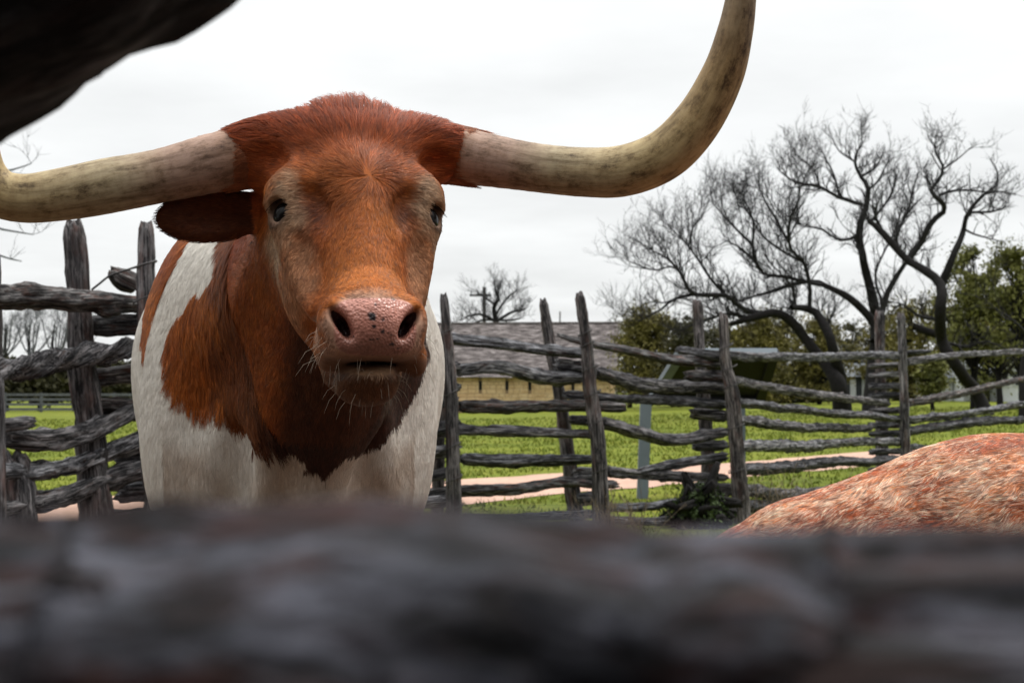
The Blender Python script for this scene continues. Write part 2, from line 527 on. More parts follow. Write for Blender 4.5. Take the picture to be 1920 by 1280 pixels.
def barn():
    rng = np.random.default_rng(21)
    c0 = on_ground(1143, 95.0)
    D = np.array((0.115, 0.9934, 0)); L = np.array((-0.9934, 0.115, 0)); Z = np.array((0, 0, 1.0))
    root = empty("stone_barn", c0, "low tan stone barn with slot windows and grey shingle roof behind the fence", "barn")
    LEN, DEP, ZB, ZE, ZR = 13.8, 7.0, c0[2] - 0.3, 1.98, 5.35
    base = c0.copy(); base[2] = 0
    def q(l, d, z): return base + L * l + D * d + Z * z
    m = MB()
    m.v += [tuple(q(l, d, z)) for l in (0, LEN) for d in (0, DEP) for z in (ZB, ZE)]
    m.f += [(0, 1, 3, 2), (4, 6, 7, 5), (0, 4, 5, 1), (2, 3, 7, 6), (1, 5, 7, 3)]
    m.build("wall", MAT["mortar"], root)
    slots = [(L_, 0.70) for L_ in (2.45, 5.35, 6.9, 8.7)]
    st = MB()
    z = ZB; r = 0
    while z < ZE - 0.05:
        h = rng.uniform(0.22, 0.32)
        h = min(h, ZE - z)
        l = -rng.uniform(0, 0.3)
        while l < LEN:
            w = rng.uniform(0.32, 0.75)
            a, b = max(l, 0) + 0.015, min(l + w, LEN) - 0.015
            zz0, zz1 = z + 0.012, z + h - 0.012
            if b - a > 0.05:
                segs = [(a, b)]
                for sl, sz in slots:
                    if zz1 > sz and zz0 < sz + 0.62:
                        ns = []
                        for x0, x1 in segs:
                            if x1 < sl - 0.12 or x0 > sl + 0.12: ns.append((x0, x1))
                            else:
                                if x0 < sl - 0.16: ns.append((x0, sl - 0.12))
                                if x1 > sl + 0.16: ns.append((sl + 0.12, x1))
                        segs = ns
                for x0, x1 in segs:
                    t = rng.uniform(0.05, 0.09)
                    st.box(q((x0 + x1) / 2, -t / 2, (zz0 + zz1) / 2), (x1 - x0, t, zz1 - zz0), (L, D, Z))
            l += w
        # gable end stones
        d = 0.0
        while d < DEP:
            w = rng.uniform(0.35, 0.8)
            t = rng.uniform(0.05, 0.08)
            b = min(d + w, DEP)
            st.box(q(-t / 2, (d + b) / 2, z + h / 2), (t, b - d - 0.03, h - 0.024), (L, D, Z))
            d += w
        z += h
    props(st.build("stones", MAT["stone"], root), kind="stuff")
    for sl, sz in slots:
        s = MB(); s.box(q(sl, -0.012, sz + 0.31), (0.23, 0.02, 0.6), (L, D, Z))
        s.build("slot_window", MAT["slot"], root)
    # gable of dark boards
    g = MB()
    nb = 18
    for k in range(nb):
        d0, d1 = DEP * k / nb, DEP * (k + 1) / nb - 0.03
        top = lambda d: ZE + (ZR - 0.15 - ZE) * (1 - abs(d - DEP / 2) / (DEP / 2))
        for side in (0.02,):
            g.poly([q(side, d0, ZE), q(side, d1 + 0.03, ZE), q(side, d1 + 0.03, top(d1 + 0.03)), q(side, d0, top(d0))])
    g.build("gable", MAT["dark_boards"], root)
    g = MB(); g.poly([q(LEN - 0.02, 0, ZE), q(LEN - 0.02, DEP, ZE), q(LEN - 0.02, DEP / 2, ZR - 0.15)]); g.build("gable", MAT["dark_boards"], root)
    # roof deck and shingles
    rf = MB()
    for s in (0, 1):
        e = -0.45 if s == 0 else DEP + 0.45
        ze = ZE - 0.45 * (ZR - ZE) / (DEP / 2)
        rf.poly([q(-0.4, e, ze), q(LEN + 0.4, e, ze), q(LEN + 0.4, DEP / 2, ZR), q(-0.4, DEP / 2, ZR)])
    ro = rf.build("roof", MAT["dark_boards"], root)
    sh = MB()
    sl_len = math.hypot(DEP / 2 + 0.45, ZR - ze)
    up = norm(D * (DEP / 2 + 0.45) + Z * (ZR - ze)); nrm = norm(np.cross(up, L)); nrm = nrm if nrm[2] > 0 else -nrm
    start = q(0, -0.45, ze)
    nC = 24
    for r in range(nC):
        y0 = sl_len * r / nC
        l = -0.42 - rng.uniform(0, 0.2)
        while l < LEN + 0.4:
            w = rng.uniform(0.16, 0.38)
            jj = rng.uniform(-0.03, 0.03)
            lift = rng.uniform(0.02, 0.05)
            c = start + L * (l + w / 2) + up * (y0 + 0.12 + jj) + nrm * lift
            tilt = norm(up + nrm * (-0.12))
            nn = norm(nrm + up * 0.12)
            sh.box(c, (w - 0.012, 0.30, 0.022), (L, tilt, nn))
            l += w
    props(sh.build("shingles", MAT["shingle"], ro), kind="stuff")
    cap = MB(); cap.box(q(LEN / 2, DEP / 2, ZR + 0.03), (LEN + 0.85, 0.35, 0.07), (L, D, Z))
    cap.build("ridge_cap", MAT["shingle"], ro)
    e = MB(); e.box(q(10.0, -0.55, c0[2] + 0.12), (3.4, 0.35, 0.3), (L, D, Z))
    props(e.build("clay_edging", MAT["clay"]), "low orange clay edging along the foot of the stone barn", "edging")
barn()

# ------------------------------------------------------------------ utility poles
def pole(px, ytop, d, r, label, arm=True):
    b = on_ground(px, d); t = P(px, ytop, d)
    root = empty("utility_pole", b, label, "pole", "utility poles behind the barn")
    m = MB(); m.bar(b, t, r, 10, r * 0.75); m.build("shaft", MAT["pole"], root, True)
    if arm:
        m = MB(); m.box(t + np.array((-0.35, 0.1, -0.75)), (2.0, 0.14, 0.2)); m.build("crossarm", MAT["pole"], root)
        for dx in (-1.2, -0.6, 0.5):
            m = MB(); m.bar(t + np.array((dx, 0.1, -0.66)), t + np.array((dx, 0.1, -0.46)), 0.06, 8); m.build("insulator", MAT["house_roof"], root)
pole(908, 538, 130.0, 0.22, "dark utility pole with a crossarm rising behind the barn roof beside a bare tree")
pole(1050, 584, 150.0, 0.10, "thin short pole without a crossarm above the barn roof between two fence posts", arm=False)

# ------------------------------------------------------------------ trees
class Tubes:
    def __init__(self): self.v = []; self.f = []; self.n = 0
    def add(self, sp, rr, sides=5):
        sp = np.asarray(sp, float); rr = np.asarray(rr, float)
        T, N, B = frames(sp)
        th = np.linspace(0, 2 * np.pi, sides, endpoint=False)
        ring = sp[:, None] + rr[:, None, None] * (np.cos(th)[None, :, None] * N[:, None] + np.sin(th)[None, :, None] * B[:, None])
        self.v.append(ring.reshape(-1, 3)); self.f.append(grid_faces(len(sp), sides) + self.n)
        self.n += len(sp) * sides
    def build(self, name, mat, parent):
        return mesh_obj(name, np.vstack(self.v), np.vstack(self.f), mat, parent)

def grow(tb, p, d, length, r, level, rng, spacing=0.22, up=0.35, wig=0.35):
    n = 6 if level > 1 else (4 if level == 1 else 3)
    pts = [p]; dd = d
    for k in range(n):
        dd = norm(dd + rng.normal(0, wig, 3) * 0.6 + np.array((0, 0, up * 0.25)))
        pts.append(pts[-1] + dd * length / n)
    pts = np.array(pts)
    tb.add(pts, np.linspace(r, r * 0.35, n + 1), 5 if level > 1 else 3)
    if level > 0:
        kids = max(3, int(length / (spacing * (0.6 ** (2 - level)))))
        for k in range(kids):
            t = rng.uniform(0.15, 1.0)
            i = min(int(t * n), n - 1)
            q = pts[i] + (pts[i + 1] - pts[i]) * (t * n - i)
            ax = norm(pts[i + 1] - pts[i])
            rd = norm(rng.normal(0, 1, 3))
            nd = norm(ax * 0.6 + rd * 0.8 + np.array((0, 0, up)))
            grow(tb, q, nd, length * rng.uniform(0.35, 0.62), max(r * 0.5, 0.0065), level - 1, rng, spacing, up, wig)

def bare_tree(name, label, d, base_px, trunk, limbs, seed, twig_len=2.2, level=2, dens=0.55, mat_b=None, mat_t=None, group="bare trees beyond the fence", squash=1.0):
    """trunk / limbs: lists of (px, py, width_px); limbs carry twigs"""
    rng = np.random.default_rng(seed)
    root = empty(name, on_ground(base_px, d), label, "tree", group)
    def spine(pl):
        pl = [(a, 400 - (400 - b) * squash if b < 400 else b, w) for a, b, w in pl]
        pts = np.array([np.append(P(a, b, d), w * d / FPX / 2) for a, b, w in pl])
        dep = np.cumsum(rng.normal(0, 0.5, len(pts))); dep -= dep[0]
        for i in range(len(pts)):
            s = (d + dep[i]) / d
            pts[i, :3] = np.array((0, 0, CAM_H)) + (pts[i, :3] - np.array((0, 0, CAM_H))) * s
        L = np.linalg.norm(np.diff(pts[:, :3], axis=0), axis=1).sum()
        sp = catmull(pts, max(8, int(L / 0.35)))
        wob = np.stack([fbm(sp[:, :3] * 0.9, seed + 3 * k) - 0.5 for k in range(3)], -1) * 0.14
        sp[:, :3] += wob
        return sp
    tt = Tubes()
    for pl in trunk:
        sp = spine(pl)
        bumpy = 1 + 0.25 * (fbm(sp[:, :3] * 2.0, seed + 5) - 0.5)
        tt.add(sp[:, :3], np.maximum(sp[:, 3], 0.01) * bumpy, 9)
    tr = tt.build("trunk", mat_b or MAT["bark"], root)
    tb = Tubes()
    for pl in limbs + trunk:
        is_trunk = pl in trunk
        sp = spine(pl)
        if not is_trunk:
            tb.add(sp[:, :3], np.maximum(sp[:, 3], 0.008), 6)
        L = np.linalg.norm(np.diff(sp[:, :3], axis=0), axis=1).sum()
        lo = 0.55 if is_trunk else 0.08
        for k in range(int(L / dens * (0.5 if is_trunk else 1.0))):
            t = rng.uniform(lo, 1.0) if rng.random() < 0.8 else 1.0
            x = t * (len(sp) - 1); i = min(int(x), len(sp) - 2)
            q = sp[i, :3] + (sp[i + 1, :3] - sp[i, :3]) * (x - i)
            ax = norm(sp[i + 1, :3] - sp[i, :3])
            nd = norm(ax * 0.7 + norm(rng.normal(0, 1, 3)) * 0.75 + np.array((0, 0, 0.35)))
            grow(tb, q, nd, twig_len * rng.uniform(0.5, 1.1), min(0.028, 0.5 * max(sp[i, 3], 0.02)), level, rng)
    tb.build("crown", mat_t or MAT["twig"], root)
    return root

bare_tree("oak_tree", "bare spreading tree with low arching limbs reaching towards the barn", 58.0, 1578,
    [[(1582, 800, 44), (1578, 745, 34), (1570, 716, 32), (1560, 700, 24), (1524, 651, 20), (1485, 604, 18), (1454, 587, 17), (1410, 596, 14), (1370, 609, 9)],
     [(1580, 770, 34), (1574, 712, 26), (1571, 690, 22), (1558, 638, 19), (1537, 594, 17), (1516, 580, 14), (1482, 576, 9)]],
    [[(1440, 590, 12), (1395, 580, 10), (1362, 555, 9), (1299, 551, 8), (1278, 513, 6), (1257, 488, 4), (1225, 470, 2)],
     [(1300, 552, 7), (1262, 560, 5), (1240, 580, 4), (1200, 600, 2)],
     [(1362, 556, 8), (1330, 520, 5), (1290, 460, 4), (1260, 430, 2)],
     [(1518, 582, 9), (1518, 534, 8), (1507, 492, 7), (1482, 463, 6), (1482, 413, 5), (1500, 360, 3), (1495, 310, 2)],
     [(1507, 492, 6), (1470, 470, 5), (1430, 440, 4), (1395, 380, 2)],
     [(1492, 576, 7), (1488, 545, 5), (1470, 520, 4), (1440, 490, 2)],
     [(1410, 596, 8), (1360, 590, 6), (1310, 605, 4), (1270, 620, 2)],
     [(1282, 520, 5), (1262, 500, 4), (1225, 505, 3), (1180, 490, 2)],
     [(1478, 450, 5), (1445, 395, 4), (1425, 340, 2)], [(1412, 460, 5), (1368, 415, 4), (1335, 375, 2)], [(1290, 470, 3), (1300, 425, 3), (1320, 400, 2)], [(1430, 510, 5), (1395, 470, 4), (1360, 450, 2)]], 5, 1.8, 2, 0.18, squash=0.8)

bare_tree("oak_tree", "tall dark bare tree with an upright trunk just behind the thin fence post", 60.0, 1640,
    [[(1640, 800, 46), (1638, 740, 38), (1642, 640, 26), (1641, 580, 20), (1624, 513, 16), (1612, 438, 14), (1624, 380, 11), (1628, 334, 9), (1614, 305, 7), (1603, 263, 5), (1616, 217, 2)],
     [(1640, 640, 20), (1637, 606, 16), (1599, 563, 14), (1562, 542, 11), (1516, 526, 9), (1450, 545, 6), (1387, 563, 4)]],
    [[(1540, 534, 8), (1480, 520, 7), (1432, 513, 6), (1412, 472, 5), (1412, 413, 4), (1390, 350, 2)],
     [(1616, 376, 8), (1574, 359, 7), (1537, 334, 6), (1495, 322, 5), (1462, 292, 2)],
     [(1612, 440, 7), (1578, 452, 5), (1540, 430, 4), (1500, 420, 2)],
     [(1616, 305, 5), (1640, 285, 4), (1655, 250, 2)],
     [(1626, 340, 5), (1645, 320, 4), (1660, 280, 2)],
     [(1604, 270, 4), (1575, 245, 3), (1560, 210, 2)],
     [(1537, 334, 4), (1525, 290, 3), (1500, 260, 2)],
     [(1650, 600, 13), (1665, 545, 11), (1690, 505, 9), (1715, 470, 6)],
     [(1574, 359, 5), (1562, 300, 4), (1548, 262, 2)], [(1628, 420, 6), (1668, 360, 4), (1682, 300, 2)], [(1500, 420, 3), (1460, 390, 2)],
     [(1655, 570, 6), (1640, 520, 5), (1660, 470, 4), (1690, 400, 3), (1695, 330, 2)]], 11, 1.25, 2, 0.17, squash=0.74)

bare_tree("oak_tree", "gnarled bare tree with a leaning trunk in front of the white house", 54.0, 1845,
    [[(1850, 790, 36), (1842, 763, 27), (1826, 729, 24), (1785, 675, 23), (1766, 638, 22), (1764, 580, 20), (1762, 534, 18), (1735, 508, 16), (1703, 488, 14), (1657, 438, 13), (1628, 413, 8)],
     [(1763, 540, 18), (1787, 480, 13), (1807, 430, 10), (1816, 401, 8), (1845, 355, 6), (1866, 334, 3)],
     [(1765, 628, 16), (1740, 622, 15), (1712, 611, 14)]],
    [[(1703, 488, 13), (1728, 451, 12), (1745, 417, 11), (1770, 392, 10), (1762, 367, 9), (1745, 347, 8), (1762, 317, 7), (1770, 284, 5), (1753, 247, 4), (1755, 213, 2)],
     [(1818, 398, 6), (1860, 397, 4), (1895, 382, 2)],
     [(1762, 355, 6), (1787, 345, 5), (1820, 343, 4), (1850, 348, 2)],
     [(1770, 290, 4), (1795, 265, 3), (1820, 238, 2)],
     [(1845, 355, 4), (1870, 345, 3), (1905, 355, 2)],
     [(1690, 480, 8), (1680, 440, 6), (1700, 395, 5), (1712, 345, 3), (1720, 300, 2)],
     [(1657, 438, 7), (1640, 400, 5), (1655, 350, 2)],
     [(1764, 600, 9), (1720, 590, 6), (1690, 570, 4), (1670, 590, 2)],
     [(1766, 640, 8), (1810, 650, 6), (1850, 640, 4), (1890, 655, 2)],
     [(1807, 430, 5), (1830, 440, 4), (1870, 450, 2)]], 23, 1.2, 2, 0.18, squash=0.76)

bare_tree("oak_tree", "dark straight trunk cut by the right edge of the picture", 50.0, 1925,
    [[(1928, 800, 34), (1924, 740, 28), (1930, 660, 26), (1950, 560, 22), (1960, 450, 14)]],
    [[(1950, 560, 12), (1990, 500, 8), (2020, 420, 4)], [(1935, 640, 9), (1900, 600, 5), (1870, 580, 2)]], 31, 1.8, 1, 0.8)

bare_tree("bare_tree", "small bare tree standing behind the barn roof beside the utility pole", 128.0, 938,
    [[(938, 790, 16), (936, 650, 13), (930, 600, 10), (926, 575, 8), (935, 560, 5), (928, 540, 3)]],
    [[(932, 605, 6), (905, 590, 5), (880, 592, 3), (865, 600, 2)], [(934, 600, 6), (960, 585, 5), (985, 580, 3)],
     [(930, 590, 5), (950, 560, 4), (968, 545, 2)], [(928, 570, 4), (905, 555, 3), (893, 545, 2)],
     [(940, 600, 5), (955, 600, 4), (975, 597, 3)], [(925, 600, 5), (905, 600, 4), (890, 606, 3)]], 41, 1.9, 2, 0.24, MAT["bark"], MAT["twig"])

for i, (px, lab) in enumerate(((8, "dark bare tree at the left edge, seen under the top rail"), (58, "bare tree with tan buds seen through the corral fence under the top rail"),
                               (104, "greyish bare tree close beside the thick corral post, under the top rail"), (165, "bare tree mostly hidden behind the thick corral post"))):
    rr = np.random.default_rng(60 + i)
    tops = [(px + rr.uniform(-45, 45), 590 + rr.uniform(0, 25)) for _ in range(7)]
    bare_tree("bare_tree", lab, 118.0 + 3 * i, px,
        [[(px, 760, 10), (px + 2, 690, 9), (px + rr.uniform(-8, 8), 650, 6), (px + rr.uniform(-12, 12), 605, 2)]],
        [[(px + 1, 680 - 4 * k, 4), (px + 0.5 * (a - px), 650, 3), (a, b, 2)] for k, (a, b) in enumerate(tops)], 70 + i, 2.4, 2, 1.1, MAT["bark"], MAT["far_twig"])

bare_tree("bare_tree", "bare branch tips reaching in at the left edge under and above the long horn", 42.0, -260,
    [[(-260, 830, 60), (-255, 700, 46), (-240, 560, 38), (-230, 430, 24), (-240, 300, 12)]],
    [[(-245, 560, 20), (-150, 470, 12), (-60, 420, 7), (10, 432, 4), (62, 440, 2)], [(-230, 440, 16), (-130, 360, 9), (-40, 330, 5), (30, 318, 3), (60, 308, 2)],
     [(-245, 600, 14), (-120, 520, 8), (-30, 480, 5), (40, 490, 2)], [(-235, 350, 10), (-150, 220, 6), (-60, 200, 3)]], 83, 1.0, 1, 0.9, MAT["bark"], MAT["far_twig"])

def leafy_tree(name, label, px, top, halfw, d, mat, seed, n=5200, base=None, leaf=0.12, cat="tree", group=None, low=760, gaps=0.42):
    rng = np.random.default_rng(seed)
    b = on_ground(px, d); s = d / FPX
    root = empty(name, b, label, cat, group)
    top_p = P(px, top, d); low_p = P(px, low, d)
    H = top_p[2] - low_p[2]; W = halfw * s
    cz = low_p[2]
    # clumps of leaves on a branching frame
    K = 80
    cen = []
    for k in range(K):
        t = rng.random() ** 0.8
        a = rng.uniform(0, 2 * np.pi); rr = math.sqrt(rng.random())
        prof = math.sin(math.pi * min(1, 0.18 + 0.80 * t)) ** 0.6
        cen.append((b[0] + W * rr * prof * math.cos(a), b[1] + 0.7 * W * rr * prof * math.sin(a), cz + H * (0.06 + 0.9 * t)))
    cen = np.array(cen)
    tb = Tubes()
    tb.add(catmull([b - np.array((0, 0, 0.1)), b * 0.5 + top_p * 0.5 + rng.normal(0, 0.2, 3), top_p], 9), np.linspace(max(0.1, W * 0.09), 0.02, 9), 7)
    for c in cen:
        t = rng.uniform(0.1, 0.6)
        s0 = b + (top_p - b) * t * (c[2] - b[2]) / max(H, 0.1)
        s0 = np.array((b[0] + (top_p[0] - b[0]) * t, b[1], b[2] + (c[2] - b[2]) * rng.uniform(0.35, 0.8)))
        tb.add(catmull([s0, 0.5 * (s0 + c) + rng.normal(0, 0.15, 3), c], 6), np.linspace(0.05, 0.012, 6), 4)
    tb.build("trunk", MAT["bark"], root)
    sz = rng.uniform(0.12, 0.30, K)[:, None] * max(W, 0.6 * H)
    n = int(n * (1 if leaf < 0.1 else 2.4))
    k = rng.integers(0, K, n)
    p = cen[k] + rng.normal(0, 0.6, (n, 3)) * sz[k] * np.array((1.0, 1.0, 0.75))
    keep = fbm(p * 1.5, seed) > gaps
    keep &= p[:, 2] > ground_z(p[:, 0], p[:, 1])
    p = p[keep]; m = len(p)
    u = norm(rng.normal(0, 1, (m, 3))); v = norm(np.cross(u, rng.normal(0, 1, (m, 3))))
    L = leaf * rng.uniform(0.5, 1.3, (m, 1))
    quad = np.stack([p - u * L, p + v * L * 0.45, p + u * L, p - v * L * 0.45], 1).reshape(-1, 3)
    mesh_obj("crown", quad, np.arange(4 * m).reshape(-1, 4), mat, root, smooth=False)

LG = "leafy trees beyond the fence"
leafy_tree("leafy_tree", "dark olive leafy tree right beside the barn gable", 1215, 585, 62, 88.0, MAT["leaf_olive"], 101, 7000, group=LG)
leafy_tree("leafy_tree", "dark shrubby tree behind the red-tipped fence post", 1305, 600, 55, 86.0, MAT["leaf_dark"], 102, 5500, group=LG)
leafy_tree("leafy_tree", "yellow-green leafy tree behind the low arching bare limb", 1425, 592, 58, 84.0, MAT["leaf_olive"], 103, 6500, group=LG)
leafy_tree("leafy_tree", "olive leafy tree in the gap between the two bare trunks", 1535, 598, 52, 86.0, MAT["leaf_olive"], 104, 5500, group=LG)
leafy_tree("leafy_tree", "sparse olive tree right of the tall bare trunk", 1705, 560, 50, 84.0, MAT["leaf_olive"], 105, 5000, group=LG, gaps=0.5)
leafy_tree("leafy_tree", "tall fresh green tree rising just right of the leaning bare trunk", 1822, 470, 60, 66.0, MAT["leaf_green"], 106, 9000, group=LG, low=690, gaps=0.55, leaf=0.105)
leafy_tree("leafy_tree", "tall fresh green tree cut by the picture's right edge", 1915, 462, 58, 64.0, MAT["leaf_green"], 107, 9000, group=LG, low=690, gaps=0.55, leaf=0.105)
leafy_tree("leafy_tree", "dense dark green tree low behind the right end of the top rail", 1875, 560, 75, 72.0, MAT["leaf_olive"], 108, 9000, group=LG, low=680, gaps=0.54, leaf=0.105)
leafy_tree("leafy_tree", "small bright green sapling hanging in front of the white house wall", 1748, 668, 26, 62.0, MAT["leaf_green"], 109, 1800, group=LG, low=740)
for i, (px, top, hw, dd, mt, lab) in enumerate((
    (1180, 606, 60, 104, "leaf_olive", "olive tree half hidden behind the barn's roof end"), (1262, 602, 60, 100, "leaf_dark", "dark tree behind the lectern sign's slanted frame"),
    (1355, 610, 66, 102, "leaf_olive", "olive tree behind the pale-topped fence post"), (1470, 596, 62, 98, "leaf_olive", "rounded olive tree behind the arching bare limbs"),
    (1600, 606, 60, 104, "leaf_dark", "dark tree behind the forked bare trunks"), (1660, 590, 56, 100, "leaf_olive", "olive tree behind the two thin fence posts"),
    (1770, 560, 60, 96, "leaf_olive", "broad olive tree behind the leaning bare trunk"), (1850, 520, 66, 90, "leaf_green", "broad green tree above the white house roof"))):
    leafy_tree("leafy_tree", lab, px, top, hw, float(dd), MAT[mt], 180 + i, 6500, group=LG, low=755, gaps=0.53)
for i, (px, top, hw) in enumerate(((15, 676, 40), (75, 684, 45), (140, 682, 45), (205, 678, 45), (262, 680, 40))):
    leafy_tree("hedge_shrub", ["dark hedge shrub at the far left behind the board fence", "dark hedge shrub second from the left behind the board fence",
        "dark hedge shrub behind the thick corral post", "dark hedge shrub fourth from the left behind the board fence", "dark hedge shrub nearest the steer behind the board fence"][i],
        px, top, hw, 108.0, MAT["leaf_dark"], 120 + i, 3200, cat="shrub", group="dark hedge behind the board fence", low=752, leaf=0.3, gaps=0.25)
for i, (px, top, hw, lab) in enumerate(((1275, 690, 60, "low dark shrub behind the sign panel"), (1500, 690, 70, "low dark shrub between sign panel and bare trunk"),
                                       (1690, 700, 50, "low dark shrub behind the thin fence post"))):
    leafy_tree("shrub", lab, px, top, hw, 96.0, MAT["leaf_dark"], 140 + i, 2600, cat="shrub", group="low shrubs far behind the fence", low=748, leaf=0.25, gaps=0.3)

# ------------------------------------------------------------------ white house
def house():
    d = 92.0
    c = on_ground(1850, d); s = d / FPX
    root = empty("white_house", c, "white clapboard house with grey roof and porch gable behind the trees", "house")
    def X(px): return (px - 960) * s
    def Zp(py): return P(960, py, d)[2]
    zb = c[2] - 0.2
    m = MB(); m.box(((X(1806) + X(1912)) / 2, d + 3, (zb + Zp(690)) / 2), (X(1912) - X(1806), 6, Zp(690) - zb)); m.build("wall", MAT["white_paint"], root)
    r = MB()
    a, b = X(1800), X(1918); ze, zr = Zp(692), Zp(664)
    r.poly([(a, d - 0.5, ze), (b, d - 0.5, ze), (b, d + 3, zr), (a, d + 3, zr)]); r.poly([(b, d + 6.5, ze), (a, d + 6.5, ze), (a, d + 3, zr), (b, d + 3, zr)])
    r.poly([(a, d - 0.5, ze - 0.15), (b, d - 0.5, ze - 0.15), (b, d - 0.5, ze), (a, d - 0.5, ze)])
    r.build("roof", MAT["house_roof"], root)
    g = MB()
    x0, x1, xm = X(1856), X(1906), X(1881); yg = d - 1.8
    g.box(((x0 + x1) / 2, d - 0.9, (zb + Zp(696)) / 2), (x1 - x0 - 0.3, 1.8, Zp(696) - zb))
    g.poly([(x0, yg - 0.003, Zp(696)), (x1, yg - 0.003, Zp(696)), (xm, yg - 0.003, Zp(668))])
    po = g.build("porch", MAT["white_paint"], root)
    pr = MB()
    for xx in (x0 - 0.2, x1 + 0.2):
        pr.poly([(xx, yg - 0.3, Zp(699)), (xm, yg - 0.3, Zp(666)), (xm, d + 1.5, Zp(666)), (xx, d + 1.5, Zp(699))])
    pr.build("porch_roof", MAT["house_roof"], po)
    for pxa, pxb, ya, yb, yo in ((1861, 1871, 698, 722, yg), (1884, 1893, 698, 722, yg), (1822, 1834, 700, 724, d), (1842, 1852, 700, 724, d)):
        f = MB(); f.box(((X(pxa) + X(pxb)) / 2, yo - 0.04, (Zp(ya) + Zp(yb)) / 2), (X(pxb) - X(pxa) + 0.16, 0.07, Zp(ya) - Zp(yb) + 0.16))
        w = f.build("window", MAT["white_paint"], root)
        pn = MB(); pn.box(((X(pxa) + X(pxb)) / 2, yo - 0.085, (Zp(ya) + Zp(yb)) / 2), (X(pxb) - X(pxa), 0.02, Zp(ya) - Zp(yb)))
        pn.build("pane", MAT["dark_glass"], w)
    # long low wing to the left
    w0, w1 = X(1738), X(1804)
    m = MB(); m.box(((w0 + w1) / 2, d + 4, (zb + Zp(706)) / 2), (w1 - w0, 4, Zp(706) - zb)); wg = m.build("wing", MAT["white_paint"], root)
    r = MB(); r.poly([(w0 - 0.3, d + 1.6, Zp(708)), (w1 + 0.1, d + 1.6, Zp(708)), (w1 + 0.1, d + 4, Zp(690)), (w0 - 0.3, d + 4, Zp(690))])
    r.poly([(w1 + 0.1, d + 6.4, Zp(708)), (w0 - 0.3, d + 6.4, Zp(708)), (w0 - 0.3, d + 4, Zp(690)), (w1 + 0.1, d + 4, Zp(690))]); r.build("wing_roof", MAT["house_roof"], wg)
    for pxa, pxb in ((1742, 1752), (1772, 1782)):
        f = MB(); f.box(((X(pxa) + X(pxb)) / 2, d + 1.98, Zp(722)), (X(pxb) - X(pxa), 0.06, 0.75)); f.build("wing_window", MAT["dark_glass"], wg)
house()
def shed():
    d = 100.0; s = d / FPX
    c = on_ground(1605, d)
    root = empty("grey_shed", c, "pale grey shed glimpsed behind the forked bare trunks", "shed")
    X = lambda px: (px - 960) * s
    Zp = lambda py: P(960, py, d)[2]
    m = MB(); m.box(((X(1470) + X(1640)) / 2, d + 2.5, (c[2] - 0.2 + Zp(705)) / 2), (X(1640) - X(1470), 5, Zp(705) - c[2] + 0.2)); m.build("wall", MAT["dark_boards"], root)
    r = MB()
    r.poly([(X(1462), d - 0.4, Zp(706)), (X(1648), d - 0.4, Zp(706)), (X(1648), d + 2.5, Zp(680)), (X(1462), d + 2.5, Zp(680))])
    r.poly([(X(1648), d + 5.4, Zp(706)), (X(1462), d + 5.4, Zp(706)), (X(1462), d + 2.5, Zp(680)), (X(1648), d + 2.5, Zp(680))]); r.build("roof", MAT["house_roof"], root)
    for pxa in (1594, 1616):
        f = MB(); f.box((X(pxa + 5), d - 0.03, Zp(728)), (0.4, 0.05, 1.3)); f.build("door_post", MAT["white_paint"], root)
shed()

# ------------------------------------------------------------------ far board fence on the left
def board_fence():
    d = 100.0
    root = empty("board_fence", on_ground(120, d), "low grey board fence across the far meadow at left", "fence")
    xs = [P(px, 700, d)[0] for px in range(-330, 860, 68)]
    for i, x in enumerate(xs):
        z = float(ground_z(x, d))
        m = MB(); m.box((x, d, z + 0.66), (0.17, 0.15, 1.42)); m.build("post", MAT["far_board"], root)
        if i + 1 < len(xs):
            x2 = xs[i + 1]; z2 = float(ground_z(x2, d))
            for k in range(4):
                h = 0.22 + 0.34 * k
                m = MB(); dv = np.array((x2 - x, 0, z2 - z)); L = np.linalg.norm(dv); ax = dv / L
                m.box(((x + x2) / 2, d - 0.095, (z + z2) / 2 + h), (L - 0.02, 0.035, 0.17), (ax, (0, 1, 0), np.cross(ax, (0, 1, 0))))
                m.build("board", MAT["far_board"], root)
board_fence()

